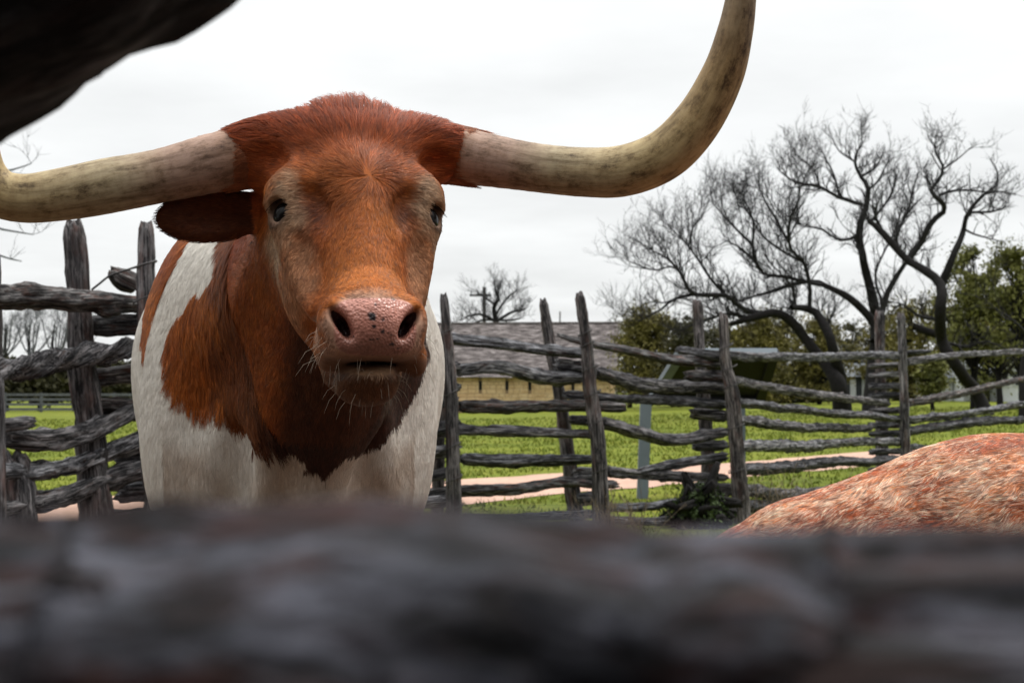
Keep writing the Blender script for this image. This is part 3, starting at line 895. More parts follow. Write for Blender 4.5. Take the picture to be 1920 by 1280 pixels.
# ------------------------------------------------------------------ interpretive sign seen from behind
def sign():
    d = 15.0
    b = G(1203, 938); d = b[1]
    root = empty("lectern_sign", b, "grey steel lectern sign seen from behind the corral fence", "sign")
    s = d / FPX
    def leg(px0, px1, w, dd):
        lo = on_ground(px0, d + dd) - np.array((0, 0, 0.1)); hi = P(px1, 752, d + dd)
        m = MB(); m.box((lo + hi) / 2, (w * s, 0.08, hi[2] - lo[2]), ((1, 0, 0), (0, 1, 0), norm(hi - lo)))
        m.build("leg", MAT["sign_grey"], root)
    leg(1203, 1211, 21, 0.3); leg(1386, 1386, 21, 0.3)
    A, B = P(1222, 748, d + 0.55), P(1424, 748, d + 0.55)          # far, lower edge
    C, D = P(1452, 661, d - 0.15), P(1276, 661, d - 0.15)          # near, upper edge
    n = norm(np.cross(B - A, D - A)); n = n if n[2] > 0 else -n
    def slab(pts, t0, t1, name, mat):
        m = MB(); lo = [p + n * t0 for p in pts]; hi = [p + n * t1 for p in pts]
        m.poly(lo[::-1]); m.poly(hi)
        for i in range(4):
            j = (i + 1) % 4; m.poly([lo[i], lo[j], hi[j], hi[i]])
        return m.build(name, mat, root)
    slab([A, B, C, D], 0.0, 0.03, "panel", MAT["sign_dark"])
    for p, q_, nm, mt in ((A, D, "frame_bar", "sign_grey"), (B, C, "frame_bar", "sign_dark"), (D, C, "frame_bar", "sign_grey"), (A, B, "frame_bar", "sign_dark")):
        m = MB(); dv = norm(q_ - p); sd_ = norm(np.cross(n, dv))
        m.box((p + q_) / 2 - n * 0.012, (np.linalg.norm(q_ - p) + 0.05, 0.10, 0.075), (dv, sd_, n)); m.build(nm, MAT[mt], root)
sign()

# ------------------------------------------------------------------ weathered rails and posts
def log_mesh(pts, seed, sides=20, step=0.04, rough=1.0, twist=0.0, ragged=1.0, taper_end=0.0, sf=1.0):
    """pts: (x, y, z, r) control points -> verts, faces, wood attribute"""
    pts = np.asarray(pts, float)
    L = np.linalg.norm(np.diff(pts[:, :3], axis=0), axis=1).sum()
    n = int(np.clip(L / step, 14, 260))
    sp = catmull(pts, n)
    r0 = float(pts[:, 3].mean())
    wob = np.stack([fbm(np.stack([np.linspace(0, L, n) * 1.6, np.full(n, 3.1 * k), np.full(n, seed * 1.37)], -1), seed + k) - 0.5 for k in range(3)], -1)
    sp[:, :3] += wob * r0 * 0.65 * rough
    T, N, B = frames(sp[:, :3])
    s = np.linspace(0, L, n)
    th = np.linspace(0, 2 * np.pi, sides, endpoint=False)
    S, TH = np.meshgrid(s, th, indexing="ij")
    tw = TH + twist * S
    q = np.stack([np.cos(tw) * 1.5, np.sin(tw) * 1.5, S * 1.3 * sf + seed], -1)
    q2 = np.stack([np.cos(tw) * 3.6, np.sin(tw) * 3.6, S * 2.2 * sf + seed], -1)
    q3 = np.stack([np.cos(TH) * 2.2, np.sin(TH) * 2.2, S * 9.0 * sf + seed], -1)
    rr = 1 + rough * (0.70 * (fbm(q, seed) - 0.5) + 0.60 * (fbm(q2, seed + 9) - 0.5) + 0.45 * (fbm(q3, seed + 4) - 0.5))
    kf = 3 + seed % 3
    fac = np.cos(np.pi / kf) / np.cos(np.mod(tw + seed, 2 * np.pi / kf) - np.pi / kf)
    rr = rr * (1 + 0.55 * min(rough, 1.0) * (fac * 1.18 - 1))
    groove = np.clip(0.40 - fbm(q2 * 1.25, seed + 31), 0, 1) * 2.6
    rr = rr - rough * groove
    # knots
    rg = np.random.default_rng(seed)
    for _ in range(int(1 + L * 1.2)):
        sk, tk = rg.uniform(0, L), rg.uniform(0, 2 * np.pi)
        dist = ((S - sk) / (0.9 * r0)) ** 2 + (np.angle(np.exp(1j * (TH - tk))) / 0.55) ** 2
        rr = rr + rg.uniform(0.15, 0.5) * rough * np.exp(-dist)
    R = sp[:, 3][:, None] * np.clip(rr, 0.35, 1.8)
    # broken ends
    for e in (0, -1):
        R[e] *= 0.72
    if taper_end:
        R *= (1 - taper_end * smooth01((s / L - 0.86) / 0.14))[:, None]
    V = sp[:, None, :3] + R[..., None] * (np.cos(TH)[..., None] * N[:, None] + np.sin(TH)[..., None] * B[:, None])
    jag = (fbm(np.stack([np.cos(th) * 2.5, np.sin(th) * 2.5, np.full(sides, seed)], -1), seed + 77) - 0.5) * 2.2 * r0 * ragged
    V[0] -= T[0] * jag[:, None]; V[-1] += T[-1] * jag[:, None]
    W = np.stack([S + seed * 0.731, R * np.cos(tw), R * np.sin(tw)], -1)
    verts = V.reshape(-1, 3); wood = W.reshape(-1, 3)
    faces = [tuple(f) for f in grid_faces(n, sides)]
    for e, i0, sgn in ((0, 0, 1), (1, (n - 1) * sides, -1)):
        c = V[0 if e == 0 else -1].mean(0)
        ci = len(verts)
        verts = np.vstack([verts, c]); wood = np.vstack([wood, (0, 0, 0)])
        for j in range(sides):
            k = (j + 1) % sides
            faces.append((i0 + k, i0 + j, ci) if e == 0 else (i0 + j, i0 + k, ci))
    return verts, faces, wood

def log(name, pts, seed, mat, parent, **kw):
    v, f, w = log_mesh(pts, seed, **kw)
    return mesh_obj(name, v, f, mat, parent, attrs={"wood": ("FLOAT_VECTOR", w)})

def pxlog(name, pl, seed, mat, parent, **kw):
    """pl: (px, py, width_px, depth)"""
    return log(name, [(*P(a, b, d), 0.5 * w * d / FPX) for a, b, w, d in pl], seed, mat, parent, **kw)

def wire_loop(parent, px, py, d, r, tilt=0.0, tail=None):
    tb = Tubes()
    c = P(px, py, d); th = np.linspace(0, 2 * np.pi * 1.5, 34)
    sp = np.stack([c[0] + r * np.cos(th), c[1] + r * np.sin(th), c[2] + tilt * np.cos(th) + np.linspace(-0.012, 0.012, 34)], -1)
    if tail is not None:
        sp = np.vstack([sp, sp[-1] + np.array([(tail * 0.4, -0.01, 0.03), (tail, -0.02, -0.01)])])
    tb.add(sp, np.full(len(sp), 0.0042), 4)
    return tb.build("wire", MAT["wire"], parent)

def corral():
    DA, DB, DC, DD, DE = 11.4, 12.0, 13.0, 17.0, 20.5
    root = empty("corral_fence", on_ground(1129, DB), "weathered grey stacked-rail corral fence with paired leaning posts behind the steer", "fence")
    k = [0]
    def rail(*pl, mat="rail", **kw):
        k[0] += 1
        return pxlog("rail", [tuple(q) for q in pl], 200 + 7 * k[0], MAT[mat], root, **kw)
    def post(*pl, mat="post", **kw):
        k[0] += 1
        kw.setdefault("rough", 0.6); kw.setdefault("ragged", 0.8)
        return pxlog("post", [tuple(q) for q in pl], 500 + 11 * k[0], MAT[mat], root, **kw)
    # posts, front and back of each station
    post((831, 553, 17, DA - .15), (838, 640, 23, DA - .15), (846, 780, 25, DA - .15), (852, 1010, 32, DA - .15))
    post((828, 640, 22, DA + .25), (822, 800, 24, DA + .25), (818, 1005, 28, DA + .25))
    post((1088, 550, 19, DB - .16), (1099, 640, 22, DB - .16), (1108, 730, 25, DB - .16), (1121, 830, 29, DB - .16), (1131, 1006, 34, DB - .16), taper_end=0)
    post((1019, 563, 18, DB + .2), (1034, 660, 22, DB + .2), (1056, 790, 26, DB + .2), (1082, 990, 32, DB + .2))
    post((1355, 589, 20, DC - .17), (1362, 680, 23, DC - .17), (1375, 745, 30, DC - .17), (1381, 860, 31, DC - .17), (1393, 985, 36, DC - .17))
    post((1306, 566, 19, DC + .2), (1312, 670, 19, DC + .2), (1322, 790, 24, DC + .2), (1334, 965, 28, DC + .2))
    post((1690, 588, 15, DD - .15), (1694, 700, 17, DD - .15), (1697, 800, 18, DD - .15), (1701, 930, 20, DD - .15))
    post((1650, 584, 20, DD + .25), (1652, 700, 20, DD + .25), (1654, 800, 24, DD + .25), (1657, 925, 26, DD + .25))
    post((2010, 600, 16, DE), (2008, 880, 19, DE)); post((1985, 610, 16, DE + .35), (1985, 880, 18, DE + .35))
    # hidden panel behind the steer, ends showing left of the first station
    for y0, y1, w, dy in ((655, 690, 26, 0), (700, 725, 24, .05), (770, 752, 22, .1), (865, 796, 26, .05), (880, 840, 22, .02), (935, 884, 24, .06), (985, 936, 22, .0), (1000, 972, 20, .04)):
        rail((420, y0, w * 1.12, 9.7 + dy), (640, 0.5 * (y0 + y1) + 6, w * 1.05, 10.6 + dy), (858, y1, w, DA + .05 + dy))
    # first panel
    rail((842, 636, 24, DA + .05), (930, 646, 23, DA + .15), (1010, 656, 22, DB - .1), (1098, 662, 22, DB + .02))
    rail((846, 694, 24, DA + .05), (935, 688, 26, DA + .2), (1020, 706, 27, DB - .1), (1096, 706, 24, DB + .02))
    rail((862, 762, 25, DA + .03), (950, 764, 24, DA + .2), (1050, 760, 23, DB - .1), (1172, 765, 17, DB + .08), mat="bark_rail")
    rail((790, 822, 22, DA), (862, 807, 25, DA + .05), (960, 808, 24, DA + .2), (1112, 815, 19, DB + .02))
    rail((862, 859, 23, DA + .02), (960, 864, 23, DA + .2), (1040, 860, 21, DB - .1), (1116, 860, 18, DB + .02))
    rail((790, 926, 20, DA), (868, 920, 23, DA + .05), (960, 917, 22, DA + .2), (1050, 906, 19, DB - .1), (1156, 908, 14, DB + .06), mat="bark_rail")
    rail((850, 970, 18, DA + .05), (960, 972, 18, DA + .2), (1118, 963, 18, DB + .02))
    rail((858, 993, 20, DA + .05), (980, 992, 18, DA + .2), (1120, 986, 18, DB + .02))
    # rail ends and fillers stacked at the second station
    rail((1040, 682, 24, DB + .04), (1100, 690, 26, DB + .02), step=0.03)
    rail((1068, 786, 20, DB + .04), (1118, 792, 22, DB + .02), step=0.03)
    rail((1082, 885, 22, DB + .04), (1128, 886, 22, DB + .02), step=0.03)
    rail((1088, 938, 24, DB + .04), (1128, 934, 22, DB + .02), step=0.03)
    # second panel
    rail((1046, 628, 9, DB + .06), (1110, 645, 17, DB + .1), (1200, 661, 20, DB + .4), (1268, 676, 21, DC - .2), (1350, 680, 24, DC + .02), mat="bark_rail")
    rail((1118, 698, 24, DB + .05), (1190, 718, 26, DB + .4), (1262, 727, 24, DC - .2), (1356, 728, 21, DC + .02))
    rail((1056, 738, 16, DB + .08), (1131, 745, 17, DB + .1), (1259, 751, 19, DC - .2), (1360, 758, 18, DC + .02))
    rail((1128, 792, 22, DB + .05), (1200, 812, 24, DB + .4), (1264, 826, 24, DC - .2), (1362, 811, 20, DC + .02))
    rail((1140, 884, 20, DB + .05), (1210, 888, 19, DB + .4), (1290, 892, 18, DC - .2), (1362, 894, 17, DC + .02))
    rail((1196, 883, 13, DB + .3), (1270, 868, 17, DC - .3), (1362, 855, 18, DC + .02))
    rail((1128, 952, 16, DB + .05), (1210, 950, 18, DB + .4), (1302, 938, 15, DC - .1))
    rail((1128, 975, 17, DB + .05), (1230, 976, 18, DB + .4), (1372, 968, 18, DC + .02))
    rail((1296, 775, 17, DC + .04), (1362, 780, 20, DC + .02), step=0.03); rail((1300, 838, 20, DC + .04), (1362, 835, 22, DC + .02), step=0.03)
    rail((1285, 706, 20, DC + .04), (1360, 708, 24, DC + .02), step=0.03, mat="bark_rail"); rail((1305, 915, 24, DC + .04), (1372, 918, 26, DC + .02), step=0.03)
    rail((1330, 945, 24, DC + .04), (1380, 945, 24, DC + .02), step=0.03)
    # third panel
    rail((1268, 655, 16, DC - .05), (1375, 668, 19, DC + .1), (1523, 669, 17, 14.8), (1600, 667, 15, 15.9), (1694, 666, 15, DD))
    rail((1366, 712, 18, DC + .05), (1505, 736, 16, 14.6), (1666, 757, 12, DD - .1))
    rail((1372, 754, 21, DC + .05), (1523, 770, 18, 14.8), (1692, 785, 15, DD))
    rail((1378, 786, 17, DC + .05), (1495, 800, 18, 14.4), (1632, 802, 13, DD - .2))
    rail((1380, 836, 21, DC + .05), (1500, 835, 20, 14.5), (1600, 828, 16, 15.9), (1694, 827, 15, DD))
    rail((1382, 879, 25, DC + .05), (1480, 876, 24, 14.2), (1540, 868, 22, 15.1), (1694, 862, 17, DD))
    rail((1388, 914, 24, DC + .05), (1476, 926, 22, 14.0), (1600, 912, 16, 15.9), (1694, 893, 15, DD), twist=3.0)
    rail((1390, 948, 22, DC + .05), (1480, 946, 20, 14.1), (1694, 915, 15, DD))
    # fillers at the fourth station
    for y in (684, 701, 722, 741, 768, 796, 811, 845, 880):
        rail((1629, y + 2, 11, DD + .06), (1694, y, 13, DD + .04), step=0.03)
    # fourth panel
    rail((1700, 661, 12, DD), (1744, 658, 9, DD + .2), step=0.03)
    rail((1698, 678, 16, DD + .03), (1786, 667, 14, 17.9), (1850, 662, 12, 18.9), (1935, 659, 13, 19.9), (2012, 660, 12, DE + .1))
    rail((1700, 757, 14, DD + .03), (1812, 735, 13, 18.2), (1920, 711, 11, 19.6), (2012, 700, 11, DE + .1), mat="bark_rail")
    rail((1698, 787, 17, DD + .03), (1812, 775, 15, 18.2), (1920, 757, 14, 19.6), (2012, 750, 12, DE + .1))
    rail((1698, 809, 18, DD + .03), (1812, 792, 17, 18.2), (1920, 787, 14, 19.6), (2012, 784, 12, DE + .1))
    rail((1698, 838, 11, DD + .03), (1812, 838, 10, 18.2), (2012, 825, 10, DE + .1))
    rail((1698, 846, 9, DD + .03), (1742, 852, 7, 17.3), step=0.03)
    rail((1698, 880, 14, DD + .03), (1830, 868, 12, 18.4), (2012, 850, 12, DE + .1))
    # wire ties
    for px, py, d, r in ((836, 622, DA - .15, .062), (843, 738, DA - .15, .066), (848, 836, DA - .15, .070), (850, 898, DA - .15, .074), (852, 952, DA - .15, .074),
                         (1097, 624, DB - .16, .058), (1100, 645, DB - .16, .060), (1106, 690, DB - .16, .066), (1112, 738, DB - .16, .068), (1120, 790, DB - .16, .074), (1126, 880, DB - .16, .078), (1129, 950, DB - .16, .082),
                         (1361, 650, DC - .17, .064), (1367, 690, DC - .17, .072), (1373, 722, DC - .17, .080), (1378, 800, DC - .17, .086), (1384, 880, DC - .17, .088),
                         (1694, 655, DD - .15, .062), (1695, 765, DD - .15, .064), (1697, 800, DD - .15, .066)):
        wire_loop(root, px, py, d, r, 0.03, 0.12 if py % 2 else None)

    # ---- left part, nearer
    D1, D2, D0 = 8.3, 8.7, 7.7
    post((143, 413, 30, D1 + .22), (146, 470, 42, D1 + .22), (152, 600, 45, D1 + .22), (158, 720, 50, D1 + .22), (170, 850, 58, D1 + .22), (186, 1095, 68, D1 + .22), rough=0.75)
    post((272, 418, 26, D2 - .2), (272, 470, 34, D2 - .2), (276, 620, 38, D2 - .2), (284, 800, 42, D2 - .2), (300, 1090, 48, D2 - .2), rough=0.75)
    post((-6, 700, 22, D0 - .2), (-2, 820, 24, D0 - .2), (0, 1140, 28, D0 - .2)); post((30, 850, 54, D0 + .3), (36, 930, 62, D0 + .3), (40, 1120, 66, D0 + .3), rough=0.9)
    post((-14, 470, 30, D0 + .42), (0, 1120, 36, D0 + .42))
    rail((-260, 545, 46, D0 - .9), (-60, 556, 46, D0 - .1), (60, 558, 44, D1 - .3), (180, 566, 42, D1 + .05), (268, 572, 34, D2 + .05), mat="bark_rail", rough=1.15, twist=1.0, step=0.03, sides=22)
    rail((168, 612, 36, D2 - .05), (215, 610, 42, D2), (280, 606, 40, D2 + .05), mat="bark_rail", step=0.03)
    rail((-260, 700, 50, D0 - .9), (-60, 696, 48, D0 - .1), (60, 684, 50, D1 - .3), (180, 666, 42, D1 + .05), (276, 650, 36, D2 + .05), rough=1.35, twist=7.0, step=0.03, sides=24)
    rail((160, 705, 34, D2), (285, 700, 40, D2 + .08), mat="bark_rail", step=0.03)
    rail((156, 768, 30, D2 - .05), (200, 764, 38, D2), (280, 770, 34, D2 + .05), mat="bark_rail", rough=1.3, step=0.025)
    rail((14, 822, 40, D1 - .35), (80, 828, 48, D1 - .25), (150, 816, 44, D1 + .02), (215, 790, 38, D2 - .1), (274, 758, 32, D2 + .04), rough=1.0, twist=1.5, step=0.03, sides=22)
    rail((46, 888, 38, D1 - .3), (120, 880, 34, D1 - .05), (200, 850, 32, D2 - .15), (282, 818, 32, D2 + .04), step=0.03, twist=2.0, rough=1.2)
    rail((50, 946, 40, D1 - .3), (120, 930, 36, D1 - .05), (200, 898, 34, D2 - .15), (290, 876, 30, D2 + .04), step=0.03, twist=1.0, rough=1.2)
    rail((222, 858, 38, D2 + .1), (300, 850, 40, D2 + .12), step=0.03, rough=1.2); rail((218, 918, 42, D2 + .1), (305, 912, 44, D2 + .12), step=0.03, rough=1.3)
    rail((205, 975, 40, D2 + .1), (310, 968, 42, D2 + .12), step=0.03, rough=1.4); rail((-200, 1010, 40, D0 - .6), (40, 1000, 40, D1 - .3), (300, 985, 36, D2 + .06))
    rail((60, 790, 26, D1 - .4), (-40, 800, 34, D0), (-250, 820, 40, D0 - .9)); rail((40, 880, 30, D1 - .4), (-250, 900, 40, D0 - .9)); rail((40, 950, 30, D1 - .4), (-250, 980, 40, D0 - .9))
    # wedge and twisted wire on top
    rail((207, 510, 22, D2 - .02), (228, 525, 38, D2), (256, 536, 34, D2 + .04), rough=0.7, step=0.02, mat="bark_rail")
    tb = Tubes()
    q = np.array([P(172, 543, D2 - .1), P(186, 532, D2 - .1), P(206, 517, D2 - .08), P(238, 506, D2 - .14), P(272, 495, D2 - .3), P(292, 489, D2 - .24), P(286, 493, D2 - .16), P(248, 503, D2 - .1), P(232, 508, D2 - .1)])
    sp = catmull(q, 60)
    tb.add(sp, np.full(60, 0.007), 5)
    tb.build("wire", MAT["wire"], root)
    wire_loop(root, 274, 560, D2 - .2, .075, 0.03); wire_loop(root, 280, 720, D2 - .2, .078, 0.03); wire_loop(root, 288, 850, D2 - .2, .08, 0.03)
corral()

# ------------------------------------------------------------------ bush and dry weeds at the fence foot
def weeds(name, label, px, d, h, n, seed, mat, spread=0.25, cat="weeds"):
    rng = np.random.default_rng(seed)
    b = on_ground(px, d)
    tb = Tubes()
    for k in range(n):
        p = b + np.array((rng.normal(0, spread), rng.normal(0, spread * 0.5), -0.02))
        dd = norm(np.array((rng.normal(0, 0.35), rng.normal(0, 0.35), 1.0)))
        L = h * rng.uniform(0.5, 1.1)
        pts = [p]
        for s in range(5):
            dd = norm(dd + rng.normal(0, 0.16, 3)); pts.append(pts[-1] + dd * L / 5)
        tb.add(np.array(pts), np.linspace(0.004, 0.0015, 6), 3)
        for s in (2, 3, 4):
            e = pts[s] + norm(dd + rng.normal(0, 0.6, 3)) * L * 0.22
            tb.add(np.array([pts[s], e]), np.array((0.0022, 0.0012)), 3)
    o = mesh_obj(name, np.vstack(tb.v), np.vstack(tb.f), mat)
    props(o, label, cat, "dry weeds along the fence foot")
MAT["dry"] = plain("dry_stalks", (0.17, 0.13, 0.09), 0.9, 0.3, 5.0)
MAT["dry_dark"] = plain("dark_stalks", (0.06, 0.05, 0.045), 0.9, 0.3, 5.0)
weeds("dry_weeds", "tuft of reddish dry stalks at the foot of the second fence post", 1155, 11.7, 0.42, 60, 1, MAT["dry"], 0.16)
weeds("dry_weeds", "thin dry stalks in the grass between two fence posts left of the sign", 985, 11.9, 0.32, 40, 2, MAT["dry"], 0.5)
weeds("dry_weeds", "dark dead stalks around the foot of the thick leaning fence post", 1330, 12.7, 0.50, 60, 3, MAT["dry_dark"], 0.22)
weeds("dry_weeds", "sparse dry stalks right of the thick leaning fence post", 1435, 13.2, 0.62, 40, 4, MAT["dry"], 0.28)
leafy_tree("bush", "low dark green bush at the foot of the thick leaning fence post", 1312, 915, 62, 12.5, MAT["leaf_bush"], 160, 6000, cat="bush", low=1010, leaf=0.022, gaps=0.2)

# ------------------------------------------------------------------ dark plank barn, unseen, added behind the photographer to shade this side of everything
def added_shade_barn():
    rng = np.random.default_rng(77)
    y0 = -2.6
    root = empty("added_shade_barn", (0, y0 - 4, 0), "added unseen plank barn behind the photographer, shading the near side", "barn")
    m = MB(); m.box((0, y0 - 4.1, 2.6), (27.6, 8.0, 5.2)); m.build("wall", MAT["dark_boards"], root)
    x = -13.8
    while x < 13.6:
        w = rng.uniform(0.40, 0.60); t = rng.uniform(0.025, 0.045)
        m = MB(); m.box((x + w / 2, y0 - 0.1 + t / 2 + 0.003, 2.6), (w - 0.012, t, 5.16)); m.build("plank", MAT["barn_plank"], root)
        x += w
    r = MB()
    for s in (1, -1):
        e = y0 - 4 + s * 5.2
        r.poly([(-14.4, e, 4.6), (14.4, e, 4.6), (14.4, y0 - 4, 8.2), (-14.4, y0 - 4, 8.2)])
    r.poly([(-13.8, y0 - 0.1, 5.2), (-13.8, y0 - 8.1, 5.2), (-13.8, y0 - 4, 8.0)]); r.poly([(13.8, y0 - 0.1, 5.2), (13.8, y0 - 8.1, 5.2), (13.8, y0 - 4, 8.0)])
    r.build("roof", MAT["shingle"], root)
MAT["barn_plank"] = plain("dark_barn_planks", (0.035, 0.03, 0.027), 0.9, 0.4, 5.0)
added_shade_barn()
# ------------------------------------------------------------------ implicit-surface modelling for the animals
class Field:
    def __init__(self, xs, ys, zs):
        self.ax = [np.asarray(a, np.float32) for a in (xs, ys, zs)]
        self.F = np.full([len(a) for a in self.ax], 0.5, np.float32)
    def _block(self, c, R):
        sl = []
        for i in range(3):
            a = self.ax[i]
            lo = max(0, int(np.searchsorted(a, c[i] - R)) - 1); hi = min(len(a), int(np.searchsorted(a, c[i] + R)) + 1)
            if hi - lo < 2: return None
            sl.append(slice(lo, hi))
        g = [self.ax[i][sl[i]] for i in range(3)]
        return tuple(sl), g[0][:, None, None], g[1][None, :, None], g[2][None, None, :]
    def _apply(self, sl, d, k, mode):
        f = self.F[sl]
        if mode > 0:
            h = np.clip(0.5 + 0.5 * (f - d) / k, 0, 1)
            self.F[sl] = f + (d - f) * h - k * h * (1 - h)
        else:
            h = np.clip(0.5 - 0.5 * (f + d) / k, 0, 1)
            self.F[sl] = f + (-d - f) * h + k * h * (1 - h)
    def ell(self, c, r, A=None, k=0.03, mode=1):
        """ellipsoid; A rows = axes"""
        c = np.asarray(c, float); A = np.eye(3) if A is None else np.asarray(A, float)
        b = self._block(c, max(r) + k + 0.03)
        if b is None: return
        sl, X, Y, Z = b
        X = X - c[0]; Y = Y - c[1]; Z = Z - c[2]
        k0 = 0; k1 = 0
        for i in range(3):
            q = A[i][0] * X + A[i][1] * Y + A[i][2] * Z
            k0 = k0 + (q / r[i]) ** 2; k1 = k1 + (q / r[i] ** 2) ** 2
        k0 = np.sqrt(k0); k1 = np.sqrt(k1)
        self._apply(sl, (k0 * (k0 - 1) / np.maximum(k1, 1e-6)).astype(np.float32), k, mode)
    def cone(self, a, b, ra, rb, k=0.03, mode=1, squash=None):
        a = np.asarray(a, float); b = np.asarray(b, float)
        c = (a + b) / 2
        blk = self._block(c, np.linalg.norm(b - a) / 2 + max(ra, rb) + k + 0.03)
        if blk is None: return
        sl, X, Y, Z = blk
        d = b - a; L2 = d.dot(d)
        X = X - a[0]; Y = Y - a[1]; Z = Z - a[2]
        t = np.clip((X * d[0] + Y * d[1] + Z * d[2]) / L2, 0, 1)
        q = np.sqrt((X - t * d[0]) ** 2 + (Y - t * d[1]) ** 2 + (Z - t * d[2]) ** 2)
        self._apply(sl, (q - (ra + (rb - ra) * t)).astype(np.float32), k, mode)
    def mesh(self, iters=2):
        F = self.F; S = F < 0
        n = [s - 1 for s in F.shape]
        cnt = np.zeros(n, np.uint8)
        cs = [(i, j, k) for i in (0, 1) for j in (0, 1) for k in (0, 1)]
        for i, j, k in cs: cnt += S[i:i + n[0], j:j + n[1], k:k + n[2]]
        act = (cnt > 0) & (cnt < 8)
        I, J, K = np.nonzero(act)
        idx = np.full(n, -1, np.int32); idx[act] = np.arange(len(I), dtype=np.int32)
        acc = np.zeros((len(I), 3)); num = np.zeros(len(I))
        ax = self.ax
        def pos(di, dj, dk): return np.stack([ax[0][I + di], ax[1][J + dj], ax[2][K + dk]], -1).astype(float)
        for c in cs:
            for m in range(3):
                if c[m] == 0:
                    e = list(c); e[m] = 1
                    f0 = F[I + c[0], J + c[1], K + c[2]]; f1 = F[I + e[0], J + e[1], K + e[2]]
                    x = (f0 < 0) != (f1 < 0)
                    t = np.where(x, f0 / np.where(x, f0 - f1, 1), 0)[:, None]
                    p = pos(*c) * (1 - t) + pos(*e) * t
                    acc += np.where(x[:, None], p, 0); num += x
        V = acc / num[:, None]
        quads = []
        for m in range(3):
            o1, o2 = [(1, 2), (2, 0), (0, 1)][m]
            a = [slice(None)] * 3; b = [slice(None)] * 3
            a[m] = slice(0, -1); b[m] = slice(1, None)
            x = S[tuple(a)] != S[tuple(b)]
            g = np.stack(np.nonzero(x), -1)
            ok = (g[:, o1] > 0) & (g[:, o2] > 0) & (g[:, o1] < F.shape[o1] - 1) & (g[:, o2] < F.shape[o2] - 1)
            g = g[ok]
            ins = S[g[:, 0], g[:, 1], g[:, 2]]
            def cell(d1, d2):
                h = g.copy(); h[:, o1] -= d1; h[:, o2] -= d2
                return idx[h[:, 0], h[:, 1], h[:, 2]]
            q = np.stack([cell(1, 1), cell(0, 1), cell(0, 0), cell(1, 0)], -1)
            q[~ins] = q[~ins][:, ::-1]
            quads.append(q)
        Q = np.vstack(quads)
        e = np.vstack([Q[:, [0, 1]], Q[:, [1, 2]], Q[:, [2, 3]], Q[:, [3, 0]]])
        for _ in range(iters):
            deg = np.bincount(e[:, 0], minlength=len(V)) + np.bincount(e[:, 1], minlength=len(V))
            s = np.stack([np.bincount(e[:, 0], V[e[:, 1], d], len(V)) + np.bincount(e[:, 1], V[e[:, 0], d], len(V)) for d in range(3)], -1)
            V = 0.4 * V + 0.6 * s / np.maximum(deg, 1)[:, None]
        return V, Q

def vert_normals(V, Q):
    fn = np.cross(V[Q[:, 2]] - V[Q[:, 0]], V[Q[:, 3]] - V[Q[:, 1]])
    N = np.stack([sum(np.bincount(Q[:, c], fn[:, d], len(V)) for c in range(4)) for d in range(3)], -1)
    return norm(N), np.linalg.norm(fn, axis=1) * 0.5

def axis(segs):
    """segs: (lo, hi, step) consecutive"""
    out = []
    for lo, hi, h in segs:
        out.append(np.linspace(lo, hi, max(2, int(round((hi - lo) / h)) + 1))[:-1])
    return np.concatenate(out + [[segs[-1][1]]])

def in_poly(x, z, poly):
    poly = np.asarray(poly); n = len(poly); res = np.zeros(x.shape, bool)
    j = n - 1
    for i in range(n):
        xi, zi = poly[i]; xj, zj = poly[j]
        c = ((zi > z) != (zj > z)) & (x < (xj - xi) * (z - zi) / (zj - zi + 1e-12) + xi)
        res ^= c; j = i
    return res

